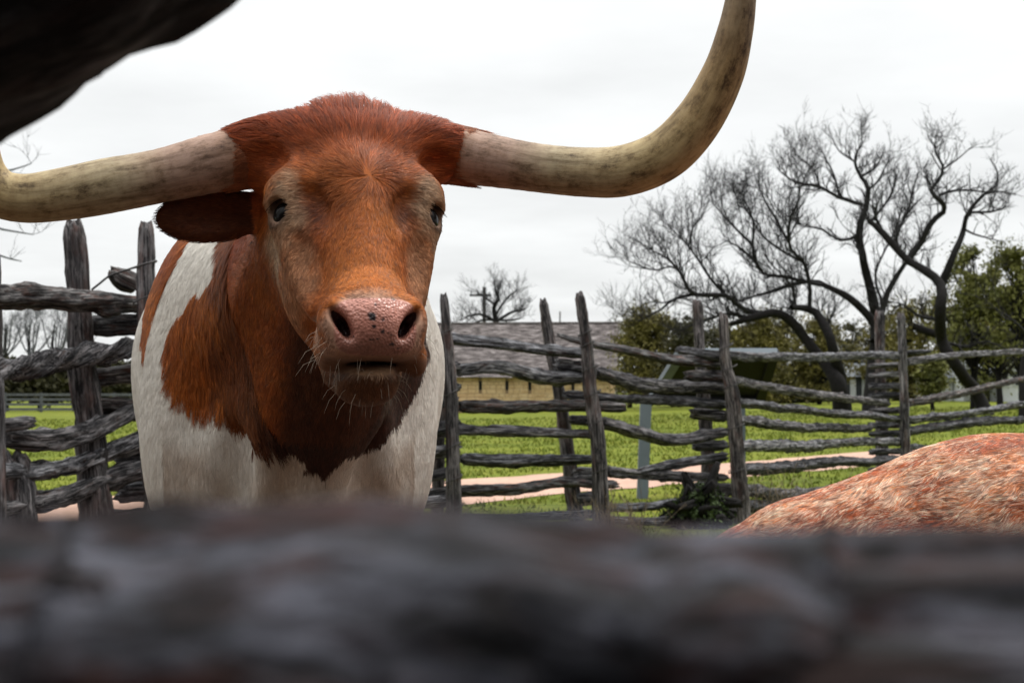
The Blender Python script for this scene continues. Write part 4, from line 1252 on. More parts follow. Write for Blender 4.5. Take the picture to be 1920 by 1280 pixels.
def fur_object(name, parent, root, nrm, flow, length, lift, rad_, color, rng, npts=5, clump=0.35, clump_scale=70.0, curl=0.25, tuft=0.006, gather=0.6, tone_var=0.16):
    """hair strands: root/nrm/flow (n,3), length/lift/rad_ (n,), color (n,3)"""
    n = len(root)
    tan = norm(flow - nrm * (flow * nrm).sum(1, keepdims=True))
    bit = np.cross(nrm, tan)
    nv = vnoise(root * clump_scale, 3)[:, None] - 0.5; nw = vnoise(root * clump_scale * 1.7, 8)[:, None] - 0.5
    tan = norm(tan + bit * (nv * 2.2 * clump + rng.normal(0, 0.10, (n, 1))))
    lift = np.clip(lift * (1 + 1.6 * nw[:, 0] * clump + rng.normal(0, 0.15, n)), 0.02, 2.0)
    length = length * rng.uniform(0.7, 1.15, n)
    s = np.linspace(0, 1, npts)
    cv = rng.normal(0, curl, (n, 1)) * 0.4 + nv * curl
    pts = np.empty((n, npts, 3), np.float32)
    for k, t in enumerate(s):
        along = t * (1 - 0.10 * t * lift)
        up = lift * (t - 0.62 * t * t)
        pts[:, k] = root + length[:, None] * (tan * along[:, None] + nrm * up[:, None] + bit * cv * t * t)
    # gather strands into tufts
    key = np.floor(root / tuft + vnoise(root * 25.0, 21)[:, None] * 1.2).astype(np.int64)
    key = (key[:, 0] * 73856093) ^ (key[:, 1] * 19349663) ^ (key[:, 2] * 83492791)
    _, inv = np.unique(key, return_inverse=True)
    cnt = np.bincount(inv)[:, None]
    tip = np.stack([np.bincount(inv, pts[:, -1, d]) for d in range(3)], -1) / cnt
    tone = 1.0 + (rng.normal(0.0, 1.0, len(cnt))[inv] * tone_var)[:, None]
    color = np.clip(color * np.clip(tone, 0.45, 1.6), 0.003, 0.92)
    pull = (tip[inv] - pts[:, -1]) * (gather if np.ndim(gather) == 0 else np.asarray(gather)[:, None])
    for k, t in enumerate(s):
        pts[:, k] += pull * (t ** 1.4)
    off = np.zeros(3); p = parent
    while p is not None: off += np.array(p.location); p = p.parent
    pts -= off.astype(np.float32)
    hc = bpy.data.hair_curves.new(name)
    hc.add_curves([npts] * n)
    hc.points.foreach_set("position", pts.reshape(-1))
    r = (rad_[:, None] * np.linspace(1.0, 0.25, npts)[None]).astype(np.float32)
    ra = hc.attributes.get("radius") or hc.attributes.new("radius", "FLOAT", "POINT")
    ra.data.foreach_set("value", r.ravel())
    ca = hc.attributes.new("coat", "FLOAT_COLOR", "CURVE")
    ca.data.foreach_set("color", np.hstack([color, np.ones((n, 1))]).astype(np.float32).ravel())
    na = hc.attributes.new("skin_normal", "FLOAT_VECTOR", "CURVE")
    na.data.foreach_set("vector", nrm.astype(np.float32).ravel())
    hc.materials.append(MAT["fur"])
    o = bpy.data.objects.new(name, hc)
    col.objects.link(o)
    o.parent = parent
    return o

def fur_material():
    m, nt, b = new_mat("fur")
    c = attr(nt, "coat")
    nt.links.new(c.outputs["Color"], b.inputs["Base Color"])
    nn = attr(nt, "skin_normal")
    geo = nt.nodes.new("ShaderNodeNewGeometry")
    sc = nt.nodes.new("ShaderNodeVectorMath"); sc.operation = "SCALE"; sc.inputs["Scale"].default_value = 0.45
    nt.links.new(geo.outputs["Normal"], sc.inputs[0])
    ad = nt.nodes.new("ShaderNodeVectorMath"); ad.operation = "ADD"
    nt.links.new(nn.outputs["Vector"], ad.inputs[0]); nt.links.new(sc.outputs[0], ad.inputs[1])
    no = nt.nodes.new("ShaderNodeVectorMath"); no.operation = "NORMALIZE"
    nt.links.new(ad.outputs[0], no.inputs[0])
    nt.links.new(no.outputs[0], b.inputs["Normal"])
    b.inputs["Roughness"].default_value = 0.55
    b.inputs["Specular IOR Level"].default_value = 0.25
    return m
MAT["fur"] = fur_material()

def skin_material():
    m, nt, b = new_mat("hide")
    c = attr(nt, "coat").outputs["Color"]
    bare = attr(nt, "bare").outputs["Fac"]
    tc = nt.nodes.new("ShaderNodeTexCoord")
    n = noise(nt, tc.outputs["Object"], 120.0, 4, 0.6)
    c = mixc(nt, 1.0, c, ramp(nt, [(0.3, (0.82, 0.82, 0.82)), (0.7, (1.1, 1.1, 1.1))], n), "MULTIPLY")
    nt.links.new(c, b.inputs["Base Color"])
    mr = nt.nodes.new("ShaderNodeMapRange")
    mr.inputs["To Min"].default_value = 0.85; mr.inputs["To Max"].default_value = 0.30
    nt.links.new(bare, mr.inputs["Value"]); nt.links.new(mr.outputs[0], b.inputs["Roughness"])
    b.inputs["Specular IOR Level"].default_value = 0.35
    v = nt.nodes.new("ShaderNodeTexVoronoi"); v.inputs["Scale"].default_value = 200.0
    nt.links.new(tc.outputs["Object"], v.inputs["Vector"])
    bm = nt.nodes.new("ShaderNodeBump"); bm.inputs["Strength"].default_value = 0.8; bm.inputs["Distance"].default_value = 0.002
    nt.links.new(v.outputs["Distance"], bm.inputs["Height"]); bsx = nt.nodes.new("ShaderNodeMath"); bsx.operation = "MULTIPLY"; bsx.inputs[1].default_value = 0.8; nt.links.new(bare, bsx.inputs[0]); nt.links.new(bsx.outputs[0], bm.inputs["Strength"]); nt.links.new(bm.outputs[0], b.inputs["Normal"])
    return m
MAT["hide"] = skin_material()

def eye_material():
    m, nt, b = new_mat("eyeball")
    b.inputs["Base Color"].default_value = (0.006, 0.005, 0.005, 1)
    b.inputs["Roughness"].default_value = 0.14
    b.inputs["Specular IOR Level"].default_value = 0.08
    return m
MAT["eye"] = eye_material()
MAT["whisker"] = plain("whisker_hair", (0.35, 0.27, 0.2), 0.5, 0.3, 30.0)

def horn_material():
    m, nt, b = new_mat("horn")
    w = attr(nt, "wood").outputs["Vector"]
    s = attr(nt, "along").outputs["Fac"]
    off, rnd = rand_off(nt)
    streak = noise(nt, scaled(nt, w, (7.0, 75.0, 75.0), off), 1.0, 6, 0.65, 0.3)
    ring = noise(nt, scaled(nt, w, (55.0, 7.0, 7.0), off), 1.0, 4, 0.6)
    blot = noise(nt, scaled(nt, w, (17.0, 34.0, 34.0), off), 1.0, 7, 0.75)
    base = ramp(nt, [(0.0, (0.24, 0.12, 0.06)), (0.045, (0.28, 0.155, 0.095)), (0.085, (0.36, 0.235, 0.18)), (0.15, (0.33, 0.22, 0.165)), (0.24, (0.37, 0.30, 0.19)), (0.42, (0.40, 0.305, 0.155)), (0.62, (0.31, 0.21, 0.10)), (0.78, (0.21, 0.155, 0.10)), (0.88, (0.16, 0.13, 0.12)), (1.0, (0.07, 0.06, 0.06))], s)
    c = mixc(nt, 1.0, base, ramp(nt, [(0.28, (0.55, 0.50, 0.45)), (0.5, (1.0, 1.0, 1.0)), (0.75, (1.18, 1.15, 1.1))], streak), "MULTIPLY")
    c = mixc(nt, 1.0, c, ramp(nt, [(0.3, (0.86, 0.83, 0.80)), (0.55, (1.0, 1.0, 1.0)), (0.75, (1.06, 1.05, 1.02))], ring), "MULTIPLY")
    c = mixc(nt, 1.0, c, ramp(nt, [(0.33, (0.22, 0.18, 0.16)), (0.46, (0.80, 0.77, 0.72)), (0.54, (1.0, 1.0, 1.0)), (0.7, (1.22, 1.22, 1.2))], blot), "MULTIPLY")
    nt.links.new(c, b.inputs["Base Color"])
    b.inputs["Roughness"].default_value = 0.6
    b.inputs["Specular IOR Level"].default_value = 0.25
    bump(nt, b, streak, 0.35, 0.003)
    return m
MAT["horn"] = horn_material()

def horn(parent, pl, seed, n=110, sides=36):
    """pl: (px, py, width_px, depth)"""
    pts = np.array([(*P(a, b, d), 0.5 * w * d / FPX) for a, b, w, d in pl])
    sp = catmull(pts, n)
    T, N, B = frames(sp[:, :3])
    L = np.concatenate([[0], np.cumsum(np.linalg.norm(np.diff(sp[:, :3], axis=0), axis=1))])
    th = np.linspace(0, 2 * np.pi, sides, endpoint=False)
    S, TH = np.meshgrid(L, th, indexing="ij")
    r = sp[:, 3][:, None] * (1 + 0.035 * (fbm(np.stack([np.cos(TH), np.sin(TH), S * 9], -1), seed) - 0.5))
    r = r * (1 + (0.018 * np.exp(-S / 0.16)) * np.sin(S * 230 + 2.5 * fbm(np.stack([np.cos(TH), np.sin(TH), S * 4], -1), seed + 2)))
    V = sp[:, None, :3] + r[..., None] * (np.cos(TH)[..., None] * N[:, None] + np.sin(TH)[..., None] * B[:, None])
    W = np.stack([S, r * np.cos(TH), r * np.sin(TH)], -1).reshape(-1, 3)
    F = grid_faces(n, sides)
    o = mesh_obj("horn", V.reshape(-1, 3), F, MAT["horn"], parent, attrs={"wood": ("FLOAT_VECTOR", W), "along": ("FLOAT", (S / L[-1]).ravel())})
    return o

def ball(name, c, r, mat, parent, n=24):
    th = np.linspace(0, np.pi, n // 2 + 1); ph = np.linspace(0, 2 * np.pi, n, endpoint=False)
    T, PH = np.meshgrid(th, ph, indexing="ij")
    V = np.stack([np.sin(T) * np.cos(PH), np.sin(T) * np.sin(PH), np.cos(T)], -1).reshape(-1, 3) * r + np.asarray(c)
    return mesh_obj(name, V, grid_faces(n // 2 + 1, n), mat, parent)

# ------------------------------------------------------------------ the longhorn steer
FUR = 1.0
def steer():
    a = np.array((-0.1538, 0.9881, 0)); p = np.array((0.9881, 0.1538, 0)); Z = np.array((0, 0, 1.0))
    def B(t, l, z): return a * t + p * l + Z * z
    AB = np.stack([a, p, Z])
    root = empty("longhorn_steer", B(3.8, 0, 0), "brown and white longhorn steer facing the camera with wide curved horns", "steer")
    # head frame
    yaw, phi = rad(14), rad(34)
    Fw = np.array((math.sin(yaw), -math.cos(yaw), 0)); X = np.array((math.cos(yaw), math.sin(yaw), 0))
    U = Fw * math.sin(phi) - Z * math.cos(phi); W = Fw * math.cos(phi) + Z * math.sin(phi)
    ve, fe = -0.2 * math.cos(phi) - 0.035 * math.sin(phi), 0.2 * math.sin(phi) - 0.035 * math.cos(phi)
    O = P(672, 396, 2.5) - Fw * fe - Z * ve
    def H(x, u, w): return O + X * x + U * u + W * w
    def HV(x, v, f): return O + X * x + Z * v + Fw * f
    AH = np.stack([X, U, W]); AV = np.stack([X, Z, Fw])
    fx0, fx1 = -0.70, 0.0
    xs = axis([(-1.38, fx0, 0.02), (fx0, fx1, 0.0034), (fx1, 0.16, 0.016)])
    ys_ = axis([(2.10, 2.78, 0.0034), (2.78, 3.4, 0.011), (3.4, 5.4, 0.025)])
    zs_ = axis([(-0.01, 0.95, 0.022), (0.95, 1.16, 0.008), (1.16, 1.74, 0.0034), (1.74, 1.86, 0.01)])
    f = Field(xs, ys_, zs_)
    # --- trunk of the body
    f.ell(B(4.05, 0, 1.22), (0.95, 0.405, 0.46), AB, 0.1)
    f.ell(B(3.75, 0, 1.36), (0.55, 0.37, 0.30), AB, 0.12)
    f.ell(B(4.75, 0, 1.30), (0.42, 0.31, 0.40), AB, 0.15)
    for s in (-1, 1):
        f.ell(B(3.40, 0.155 * s, 1.30), (0.27, 0.175, 0.36), AB, 0.10)
        f.ell(B(3.28, 0.185 * s, 1.12), (0.17, 0.135, 0.26), AB, 0.08)
        f.cone(B(3.36, 0.18 * s, 1.05), B(3.42, 0.185 * s, 0.62), 0.115, 0.078, 0.06)
        f.cone(B(3.42, 0.185 * s, 0.62), B(3.38, 0.185 * s, 0.14), 0.07, 0.046, 0.04)
        f.cone(B(3.38, 0.185 * s, 0.12), B(3.34, 0.185 * s, 0.045), 0.055, 0.065, 0.03)
        f.cone(B(4.75, 0.2 * s, 1.15), B(4.72, 0.21 * s, 0.72), 0.19, 0.10, 0.08)
        f.cone(B(4.72, 0.21 * s, 0.72), B(4.95, 0.2 * s, 0.52), 0.09, 0.06, 0.04)
        f.cone(B(4.95, 0.2 * s, 0.52), B(4.9, 0.2 * s, 0.12), 0.055, 0.046, 0.03)
        f.cone(B(4.9, 0.2 * s, 0.12), B(4.86, 0.2 * s, 0.045), 0.055, 0.065, 0.03)
    f.cone(B(5.12, 0, 1.35), B(5.24, 0, 0.75), 0.04, 0.022, 0.04); f.cone(B(5.24, 0, 0.75), B(5.24, 0, 0.5), 0.045, 0.02, 0.03)
    # withers, neck, throat, brisket
    f.ell(B(3.45, -0.02, 1.50), (0.42, 0.20, 0.15), AB, 0.12)
    nk = H(0, 0.12, -0.24)
    f.cone(nk, B(3.36, 0.0, 1.36), 0.165, 0.285, 0.10)
    f.cone(H(0, 0.24, -0.26), B(3.16, 0.02, 1.12), 0.085, 0.19, 0.08)
    f.ell(B(3.14, 0.02, 1.02), (0.16, 0.19, 0.22), AB, 0.10)
    f.cone(H(0, 0.30, -0.27), B(2.93, 0.065, 1.12), 0.040, 0.036, 0.045)
    f.cone(B(2.93, 0.065, 1.12), B(2.95, 0.055, 0.86), 0.036, 0.055, 0.045)
    f.cone(B(2.99, -0.115, 1.16), B(3.06, -0.165, 0.80), 0.04, 0.075, 0.06, -1)
    f.cone(B(2.99, 0.16, 1.16), B(3.06, 0.185, 0.80), 0.035, 0.065, 0.06, -1)
    # --- skull
    f.ell(H(0, 0.115, -0.115), (0.140, 0.155, 0.112), AH, 0.04)
    f.ell(H(0, 0.13, -0.058), (0.115, 0.16, 0.058), AH, 0.04)
    f.ell(P(655, 262, 2.625), (0.165, 0.075, 0.050), np.stack([X, Fw, Z]), 0.05)
    f.cone(H(-0.06, 0.045, -0.085), P(438, 299, 2.62), 0.074, 0.043, 0.045)
    f.cone(H(0.06, 0.045, -0.085), P(850, 290, 2.68), 0.073, 0.043, 0.045)
    f.ell(P(484, 262, 2.625), (0.048, 0.045, 0.020), None, 0.05); f.ell(P(802, 264, 2.66), (0.044, 0.045, 0.020), None, 0.05)
    f.cone(H(0, 0.16, -0.070), H(0, 0.45, -0.052), 0.088, 0.060, 0.045)
    for s in (-1, 1):
        f.ell(H(0.114 * s, 0.152, -0.050), (0.046, 0.058, 0.046), AH, 0.035)       # brow
        f.ell(H(0.068 * s, 0.25, -0.135), (0.066, 0.13, 0.095), AH, 0.045)             # cheek
        f.cone(H(0.105 * s, 0.235, -0.075), H(0.075 * s, 0.38, -0.075), 0.030, 0.022, 0.035)  # facial crest
        f.cone(H(0.055 * s, 0.17, -0.215), H(0.032 * s, 0.46, -0.150), 0.058, 0.036, 0.05)    # jaw
    for s in (-1, 1):
        f.ell(H(0.080 * s, 0.222, -0.004), (0.026, 0.042, 0.016), AH, 0.025, -1)   # hollow inside the brow
        f.ell(H(0.104 * s, 0.335, -0.030), (0.024, 0.075, 0.034), AH, 0.025, -1)   # trough beside the nose bone
        f.ell(H(0.150 * s, 0.095, -0.035), (0.030, 0.030, 0.020), AH, 0.025, -1)   # temple
    # muzzle
    f.ell(HV(0, -0.385, 0.218), (0.077, 0.070, 0.082), AV, 0.035)
    f.ell(HV(0, -0.396, 0.266), (0.064, 0.050, 0.044), AV, 0.022)
    f.ell(HV(0, -0.476, 0.216), (0.048, 0.021, 0.054), AV, 0.014)
    f.ell(HV(0, -0.493, 0.182), (0.050, 0.032, 0.062), AV, 0.025)
    for s in (-1, 1):
        f.ell(HV(0.060 * s, -0.388, 0.254), (0.030, 0.044, 0.040), AV, 0.016)        # nostril wing
        f.ell(HV(0.038 * s, -0.426, 0.241), (0.043, 0.027, 0.052), AV, 0.018)        # lip
        f.ell(HV(0.067 * s, -0.428, 0.203), (0.023, 0.040, 0.045), AV, 0.018)        # flew
    f.ell(HV(0.082, -0.450, 0.21), (0.017, 0.026, 0.026), AV, 0.014)
    f.ell(HV(0.004, -0.454, 0.27), (0.052, 0.0030, 0.070), AV, 0.008, -1)
    for s in (-1, 1):
        ca, sa = math.cos(rad(28) * s), math.sin(rad(28) * s)
        A = np.stack([X * ca + Z * -sa, X * sa + Z * ca, Fw])
        f.ell(HV(0.050 * s, -0.396, 0.298), (0.0105, 0.0235, 0.046), A, 0.010, -1)
        f.ell(HV(0.063 * s, -0.380, 0.290), (0.0085, 0.019, 0.024), A, 0.011, -1)
    # eyes
    eyes = []
    for s in (-1, 1):
        c = H(0.114 * s, 0.200, -0.062)
        e = norm(X * (0.72 * s) + W * 0.66 - U * 0.08)
        vert = norm(U - e * e.dot(U)); hor = np.cross(e, vert)
        tl = 0.25 * s
        A = np.stack([e, vert * math.cos(tl) + hor * math.sin(tl), hor * math.cos(tl) - vert * math.sin(tl)])
        f.ell(c, (0.034, 0.036, 0.040), A, 0.02)
        f.ell(c + e * 0.029 - U * 0.024, (0.016, 0.011, 0.036), A, 0.010)           # upper lid fold
        f.ell(c + e * 0.036 + U * 0.002, (0.026, 0.0205, 0.0200), A, 0.006, -1)
        eyes.append((c + e * 0.0060, 0.0285))
    # ears
    el = norm(P(300, 402, 2.60) - P(500, 390, 2.66)); en = norm(np.cross(el, Z)); en = en if en[1] < 0 else -en
    en = norm(en + Z * -0.15); eu = np.cross(el, en)
    AE = np.stack([el, eu, en])
    f.cone(P(508, 392, 2.68), P(455, 397, 2.655), 0.036, 0.026, 0.03)
    f.ell(P(396, 405, 2.635), (0.101, 0.049, 0.017), AE, 0.015)
    f.ell(P(405, 404, 2.635) + en * 0.022, (0.080, 0.034, 0.018), AE, 0.012, -1)
    f.cone(H(0.10, 0.10, -0.22), H(0.115, 0.10, -0.27), 0.035, 0.028, 0.03)
    f.ell(H(0.125, 0.10, -0.34), (0.018, 0.046, 0.10), AH, 0.02)
    V, Q = f.mesh(2)
    N, area = vert_normals(V, Q)

    # --- colours of the coat
    rust = np.array((0.300, 0.068, 0.011)); red = np.array((0.315, 0.060, 0.012)); orange = np.array((0.400, 0.118, 0.016)); deep = np.array((0.070, 0.018, 0.007))
    white = np.array((0.80, 0.75, 0.67)); tan = np.array((0.44, 0.285, 0.175)); pale = np.array((0.40, 0.225, 0.15)); pink = np.array((0.46, 0.195, 0.145))
    def lz(px, py, d): return ((px - 543) * d / FPX, CAM_H + (715 - py) * d / FPX)
    main = [lz(x, y, 3.12) for x, y in ((540, 300), (452, 420), (424, 470), (414, 532), (366, 560), (327, 606), (309, 655), (318, 702), (350, 747), (378, 770), (415, 766), (442, 790), (490, 815),
                                        (530, 830), (560, 846), (584, 872), (594, 892), (602, 892), (612, 872), (626, 850), (648, 840), (700, 832), (745, 790), (778, 738), (796, 690), (800, 560), (800, 300))]
    stripe = [lz(x, y, 3.42) for x, y in ((332, 430), (392, 430), (372, 470), (345, 520), (316, 580), (299, 640), (289, 690), (283, 640), (290, 560), (308, 500))]
    def head_coords(q):
        r = q - O
        return r @ X, r @ U, r @ W, r @ Z, r @ Fw
    eyeL, eyeR = eyes[0][0], eyes[1][0]
    def coat(q, jitter=0.0):
        x, u, w, v, fw = head_coords(q)
        r = q @ AB.T                                    # t, lat, z
        t, l, z = r[:, 0], r[:, 1], r[:, 2]
        n1 = fbm(q * 9.0, 5) - 0.5; n2 = fbm(q * 34.0, 6, 3) - 0.5
        c = np.tile(white, (len(q), 1)) * (1 + 0.25 * n1[:, None])
        jl = l + 0.035 * n1 + 0.02 * n2; jz = z + 0.06 * n1 + 0.05 * n2
        br = in_poly(jl, jz, main) & (t < 3.8)
        br |= in_poly(jl, jz, stripe) & (t > 3.0) & (t < 4.2)
        # mahogany throat patch with the head's shade put into its colour; tan lower chest
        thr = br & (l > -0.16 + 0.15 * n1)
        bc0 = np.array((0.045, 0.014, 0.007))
        chest_tan = smooth01((1.22 - z + 0.5 * n1) / 0.22)[:, None] * (~br & (t < 3.5) & (np.abs(l) < 0.27))[:, None] * 0.7
        c = c * (1 - chest_tan) + np.array((0.40, 0.285, 0.20)) * chest_tan
        head = ((t < 2.86) & (z > 1.16)) | ((q - nk) @ Fw > -0.02)
        br |= head
        bc = rust + (orange - rust) * np.clip(0.5 + 1.8 * n1, 0, 1)[:, None]
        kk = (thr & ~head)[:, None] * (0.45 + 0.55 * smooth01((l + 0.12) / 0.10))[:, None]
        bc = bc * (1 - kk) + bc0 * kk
        c[br] = bc[br]
        hd = head & (fw > -0.35)
        # throat darkened: shade under the jaw painted into the coat
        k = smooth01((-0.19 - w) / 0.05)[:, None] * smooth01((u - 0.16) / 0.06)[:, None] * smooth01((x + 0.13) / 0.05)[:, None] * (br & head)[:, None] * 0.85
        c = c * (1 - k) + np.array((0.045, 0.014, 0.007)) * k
        # red topknot and forehead
        k = smooth01((0.17 - u + 0.08 * n1) / 0.16)[:, None] * hd[:, None]
        c = c * (1 - k) + red * k
        # bridge of the nose a little more orange
        k = smooth01((u - 0.24) / 0.12)[:, None] * hd[:, None] * smooth01((0.08 - np.abs(x)) / 0.04)[:, None] * smooth01((w + 0.13) / 0.05)[:, None] * 0.7
        c = c * (1 - k) + orange * k
        # pale rings around the eyes running down the cheeks
        for s, ec in ((-1, eyeL), (1, eyeR)):
            xx = x * s
            d1 = ((xx - 0.128) / 0.042) ** 2 + ((u - 0.195 - 0.01) / 0.075) ** 2
            d2 = ((xx - 0.105 - 0.25 * (0.30 - u) * 0.3) / 0.036) ** 2 + ((u - 0.30) / 0.095) ** 2
            k = np.maximum(smooth01((1.3 - d1 + 1.2 * n2) / 1.2), 0.48 * smooth01((1.2 - d2 + 1.2 * n2) / 1.2))[:, None] * (hd & (xx > 0.05))[:, None] * smooth01((w + 0.20) / 0.05)[:, None] * 0.92
            c = c * (1 - k) + tan * k
            de = np.linalg.norm(q - ec, axis=1)
            k = smooth01((0.041 - de) / 0.008)[:, None] * 0.75
            c = c * (1 - k) + np.array((0.06, 0.03, 0.022)) * k
        # hollow inside the brow: the brow's shadow painted into the coat
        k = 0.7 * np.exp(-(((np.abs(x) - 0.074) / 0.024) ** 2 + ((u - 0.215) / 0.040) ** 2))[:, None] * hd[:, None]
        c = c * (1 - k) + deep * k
        # pale muzzle, pink nose pad with dark freckles
        d1 = (x / 0.094) ** 2 + ((v + 0.412) / 0.074) ** 2
        k = smooth01((1.15 - d1 + 0.9 * n2) / 0.45)[:, None] * (fw > 0.15)[:, None]
        c = c * (1 - k) + pale * k
        k = smooth01((-0.432 - v) / 0.02)[:, None] * (fw > 0.12)[:, None] * (np.abs(x) < 0.12)[:, None] * 0.85
        c = c * (1 - k) + np.array((0.10, 0.050, 0.028)) * k  # dark chin hair, deepened with the shade below the muzzle
        k = smooth01((1.0 - (x / 0.046) ** 2 - ((v + 0.468) / 0.008) ** 2) / 0.5)[:, None] * (fw > 0.2)[:, None] * 0.8
        c = c * (1 - k) + np.array((0.30, 0.17, 0.09)) * k
        pad = (x / 0.066) ** 4 + ((v + 0.396) / 0.046) ** 4
        bare = smooth01((1.15 - pad) / 0.25) * (fw > 0.235)
        pb = smooth01((-0.392 - v + 0.05 * n2) / 0.035)[:, None] * 0.8
        pc = (pink * (1 - pb) + np.array((0.20, 0.085, 0.060)) * pb) * (1 + 0.7 * n2[:, None])
        sp = vnoise(q * 150.0, 33) * 0.6 + vnoise(q * 75.0, 34) * 0.4
        near = np.exp(-((x - 0.004) / 0.024) ** 2 - ((v + 0.40) / 0.03) ** 2) * 0.24 + 0.03
        dark = smooth01((sp - (0.80 - near)) / 0.05)[:, None]
        pc = pc * (1 - dark) + np.array((0.025, 0.017, 0.018)) * dark
        c = c * (1 - bare[:, None]) + pc * bare[:, None]
        # inside of nostrils, mouth
        inn = ((((np.abs(x) - 0.054) / 0.022) ** 2 + ((v + 0.390) / 0.034) ** 2) < 1) & (fw > 0.20) & (fw < 0.272)
        c[inn] = (0.035, 0.014, 0.012)
        # ears dark brown inside
        ear = ((q - P(396, 404, 2.635)) @ el > -0.075) & ((q - P(396, 404, 2.635)) @ en > -0.020)
        ear &= (np.abs((q - P(396, 404, 2.635)) @ en) < 0.034) & (np.abs((q - P(396, 404, 2.635)) @ eu) < 0.056)
        c[ear] = np.array((0.125, 0.036, 0.013)) * (1 + 0.6 * n1[ear][:, None])
        return np.clip(c, 0.004, 0.9), bare, hd, ear
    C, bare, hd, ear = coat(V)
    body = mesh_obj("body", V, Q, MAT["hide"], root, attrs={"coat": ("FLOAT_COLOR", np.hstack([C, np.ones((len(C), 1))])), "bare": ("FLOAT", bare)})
    for (c, r), s in zip(eyes, (-1, 1)):
        ball("eye", c, r, MAT["eye"], root)
    horn(root, [(505, 285, 108, 2.63), (450, 296, 112, 2.62), (400, 306, 110, 2.61), (300, 330, 101, 2.60), (200, 349, 103, 2.58), (120, 364, 98, 2.57), (50, 372, 92, 2.56), (0, 362, 90, 2.55), (-34, 325, 88, 2.54), (-50, 260, 84, 2.52), (-66, 170, 78, 2.50), (-88, 60, 70, 2.48), (-110, -90, 56, 2.45), (-118, -260, 34, 2.42), (-112, -380, 8, 2.40)], 3)
    horn(root, [(815, 282, 96, 2.70), (850, 289, 106, 2.69), (900, 298, 101, 2.68), (1000, 314, 91, 2.66), (1095, 323, 92, 2.64), (1175, 319, 96, 2.62), (1250, 287, 96, 2.60), (1310, 224, 90, 2.58), (1354, 142, 80, 2.56), (1377, 65, 68, 2.54), (1389, 0, 58, 2.53), (1396, -70, 48, 2.52), (1394, -190, 28, 2.50), (1388, -270, 6, 2.49)], 5)

    # --- hair
    rng = np.random.default_rng(9)
    fc = V[Q].mean(1)
    FN = norm(N[Q].mean(1))
    view = norm(np.array((0, 0, CAM_H)) - fc)
    face = (FN * view).sum(1)
    x, u, w, v, fw = head_coords(fc)
    _, bare_f, hd_f, ear_f = coat(fc)
    vis = smooth01((face + 0.35) / 0.25) * (fc[:, 2] > 0.93) * (fc[:, 1] < 4.6)
    dens = np.where(hd_f | ear_f, 1.0, 0.60) * vis * (1 - smooth01(bare_f * 2))
    deye = np.minimum(np.linalg.norm(fc - eyeL, axis=1), np.linalg.norm(fc - eyeR, axis=1))
    dens *= (deye > 0.0325)
    dens *= ~((v < -0.440) & (v > -0.470) & (fw > 0.19))
    nost = ((((np.abs(x) - 0.054) / 0.022) ** 2 + ((v + 0.386) / 0.032) ** 2) < 1.1) & (fw > 0.2)
    dens *= ~nost
    wgt = dens * area
    n = int(400000 * FUR)
    pick = np.searchsorted(np.cumsum(wgt) / wgt.sum(), rng.random(n))
    pick = np.clip(pick, 0, len(Q) - 1)
    s1, s2 = rng.random((n, 1)), rng.random((n, 1))
    q4 = Q[pick]
    bil = lambda A: (A[q4[:, 0]] * (1 - s1) * (1 - s2) + A[q4[:, 1]] * s1 * (1 - s2) + A[q4[:, 2]] * s1 * s2 + A[q4[:, 3]] * (1 - s1) * s2)
    R = bil(V); NR = norm(bil(N))
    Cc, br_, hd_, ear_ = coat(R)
    x, u, w, v, fw = head_coords(R)
    whorl = H(0.012, 0.165, 0.0)
    rel = R - whorl
    flow = np.empty_like(R)
    flow[:] = -Z + a * 0.25 + p * np.sign(R @ p)[:, None] * 0.0
    d_wh = norm(rel)
    swirl = np.cross(d_wh, W)
    hflow = d_wh + swirl * (0.45 * np.exp(-np.linalg.norm(rel, axis=1) / 0.06))[:, None]
    side = smooth01((np.abs(x) - 0.12) / 0.05)[:, None]
    hflow = norm(hflow) * (1 - 0.6 * side) + (norm(X * np.sign(x)[:, None] - Fw * 0.3)) * 0.6 * side * (u < 0.12)[:, None] + (U * 0.8 + Fw * -0.4) * 0.6 * side * (u >= 0.12)[:, None]
    mz = ((v < -0.33) & (fw > 0.12))[:, None]
    hflow = np.where(mz, norm(R - HV(0, -0.36, 0.25)) * 0.6 - Fw * 0.6 - Z * 0.3, hflow)
    flow = np.where(hd_[:, None], hflow, flow)
    flow = np.where(ear_[:, None], el * 1.0 + (R - P(396, 404, 2.635)) * 6, flow)
    length = np.where(Cc[:, 0] > 0.5, 0.020, 0.022)
    top = smooth01((0.10 - u) / 0.10)
    length = np.where(hd_, 0.0090 + 0.028 * top + 0.022 * np.exp(-(((u - 0.150) / 0.08) ** 2 + (x / 0.08) ** 2)), length)
    t_, l_, z_ = (R @ AB.T).T
    neck = (~hd_) & (t_ < 3.25) & (Cc[:, 0] < 0.45)
    length = np.where(neck, np.where(l_ < -0.02, 0.050, 0.014), length)
    length = np.where(hd_ & (fw < -0.02) & (u > 0.12), 0.022, length)
    hb = smooth01((np.abs(x) - 0.13) / 0.05) * smooth01((0.13 - u) / 0.03)
    length = np.where(hd_, length + 0.010 * hb, length)
    length = np.where(ear_, 0.013, length)
    length = np.where(mz[:, 0], 0.0065, length)
    length = np.where((v < -0.468) & (fw > 0.1) & hd_, 0.013, length)
    lift = np.where(Cc[:, 0] > 0.5, 0.16, 0.22)
    lift = np.where(hd_, 0.28 + 0.12 * top - 0.22 * hb, lift)
    tuft = smooth01((0.045 - np.abs(R - P(668, 200, 2.62))[:, 0] * 0.45) / 0.04) * (R[:, 2] > P(668, 222, 2.62)[2])
    lift = np.where(hd_ & (tuft > 0), lift + 0.65 * tuft, lift)
    length = length * (1 + 0.35 * tuft * hd_)
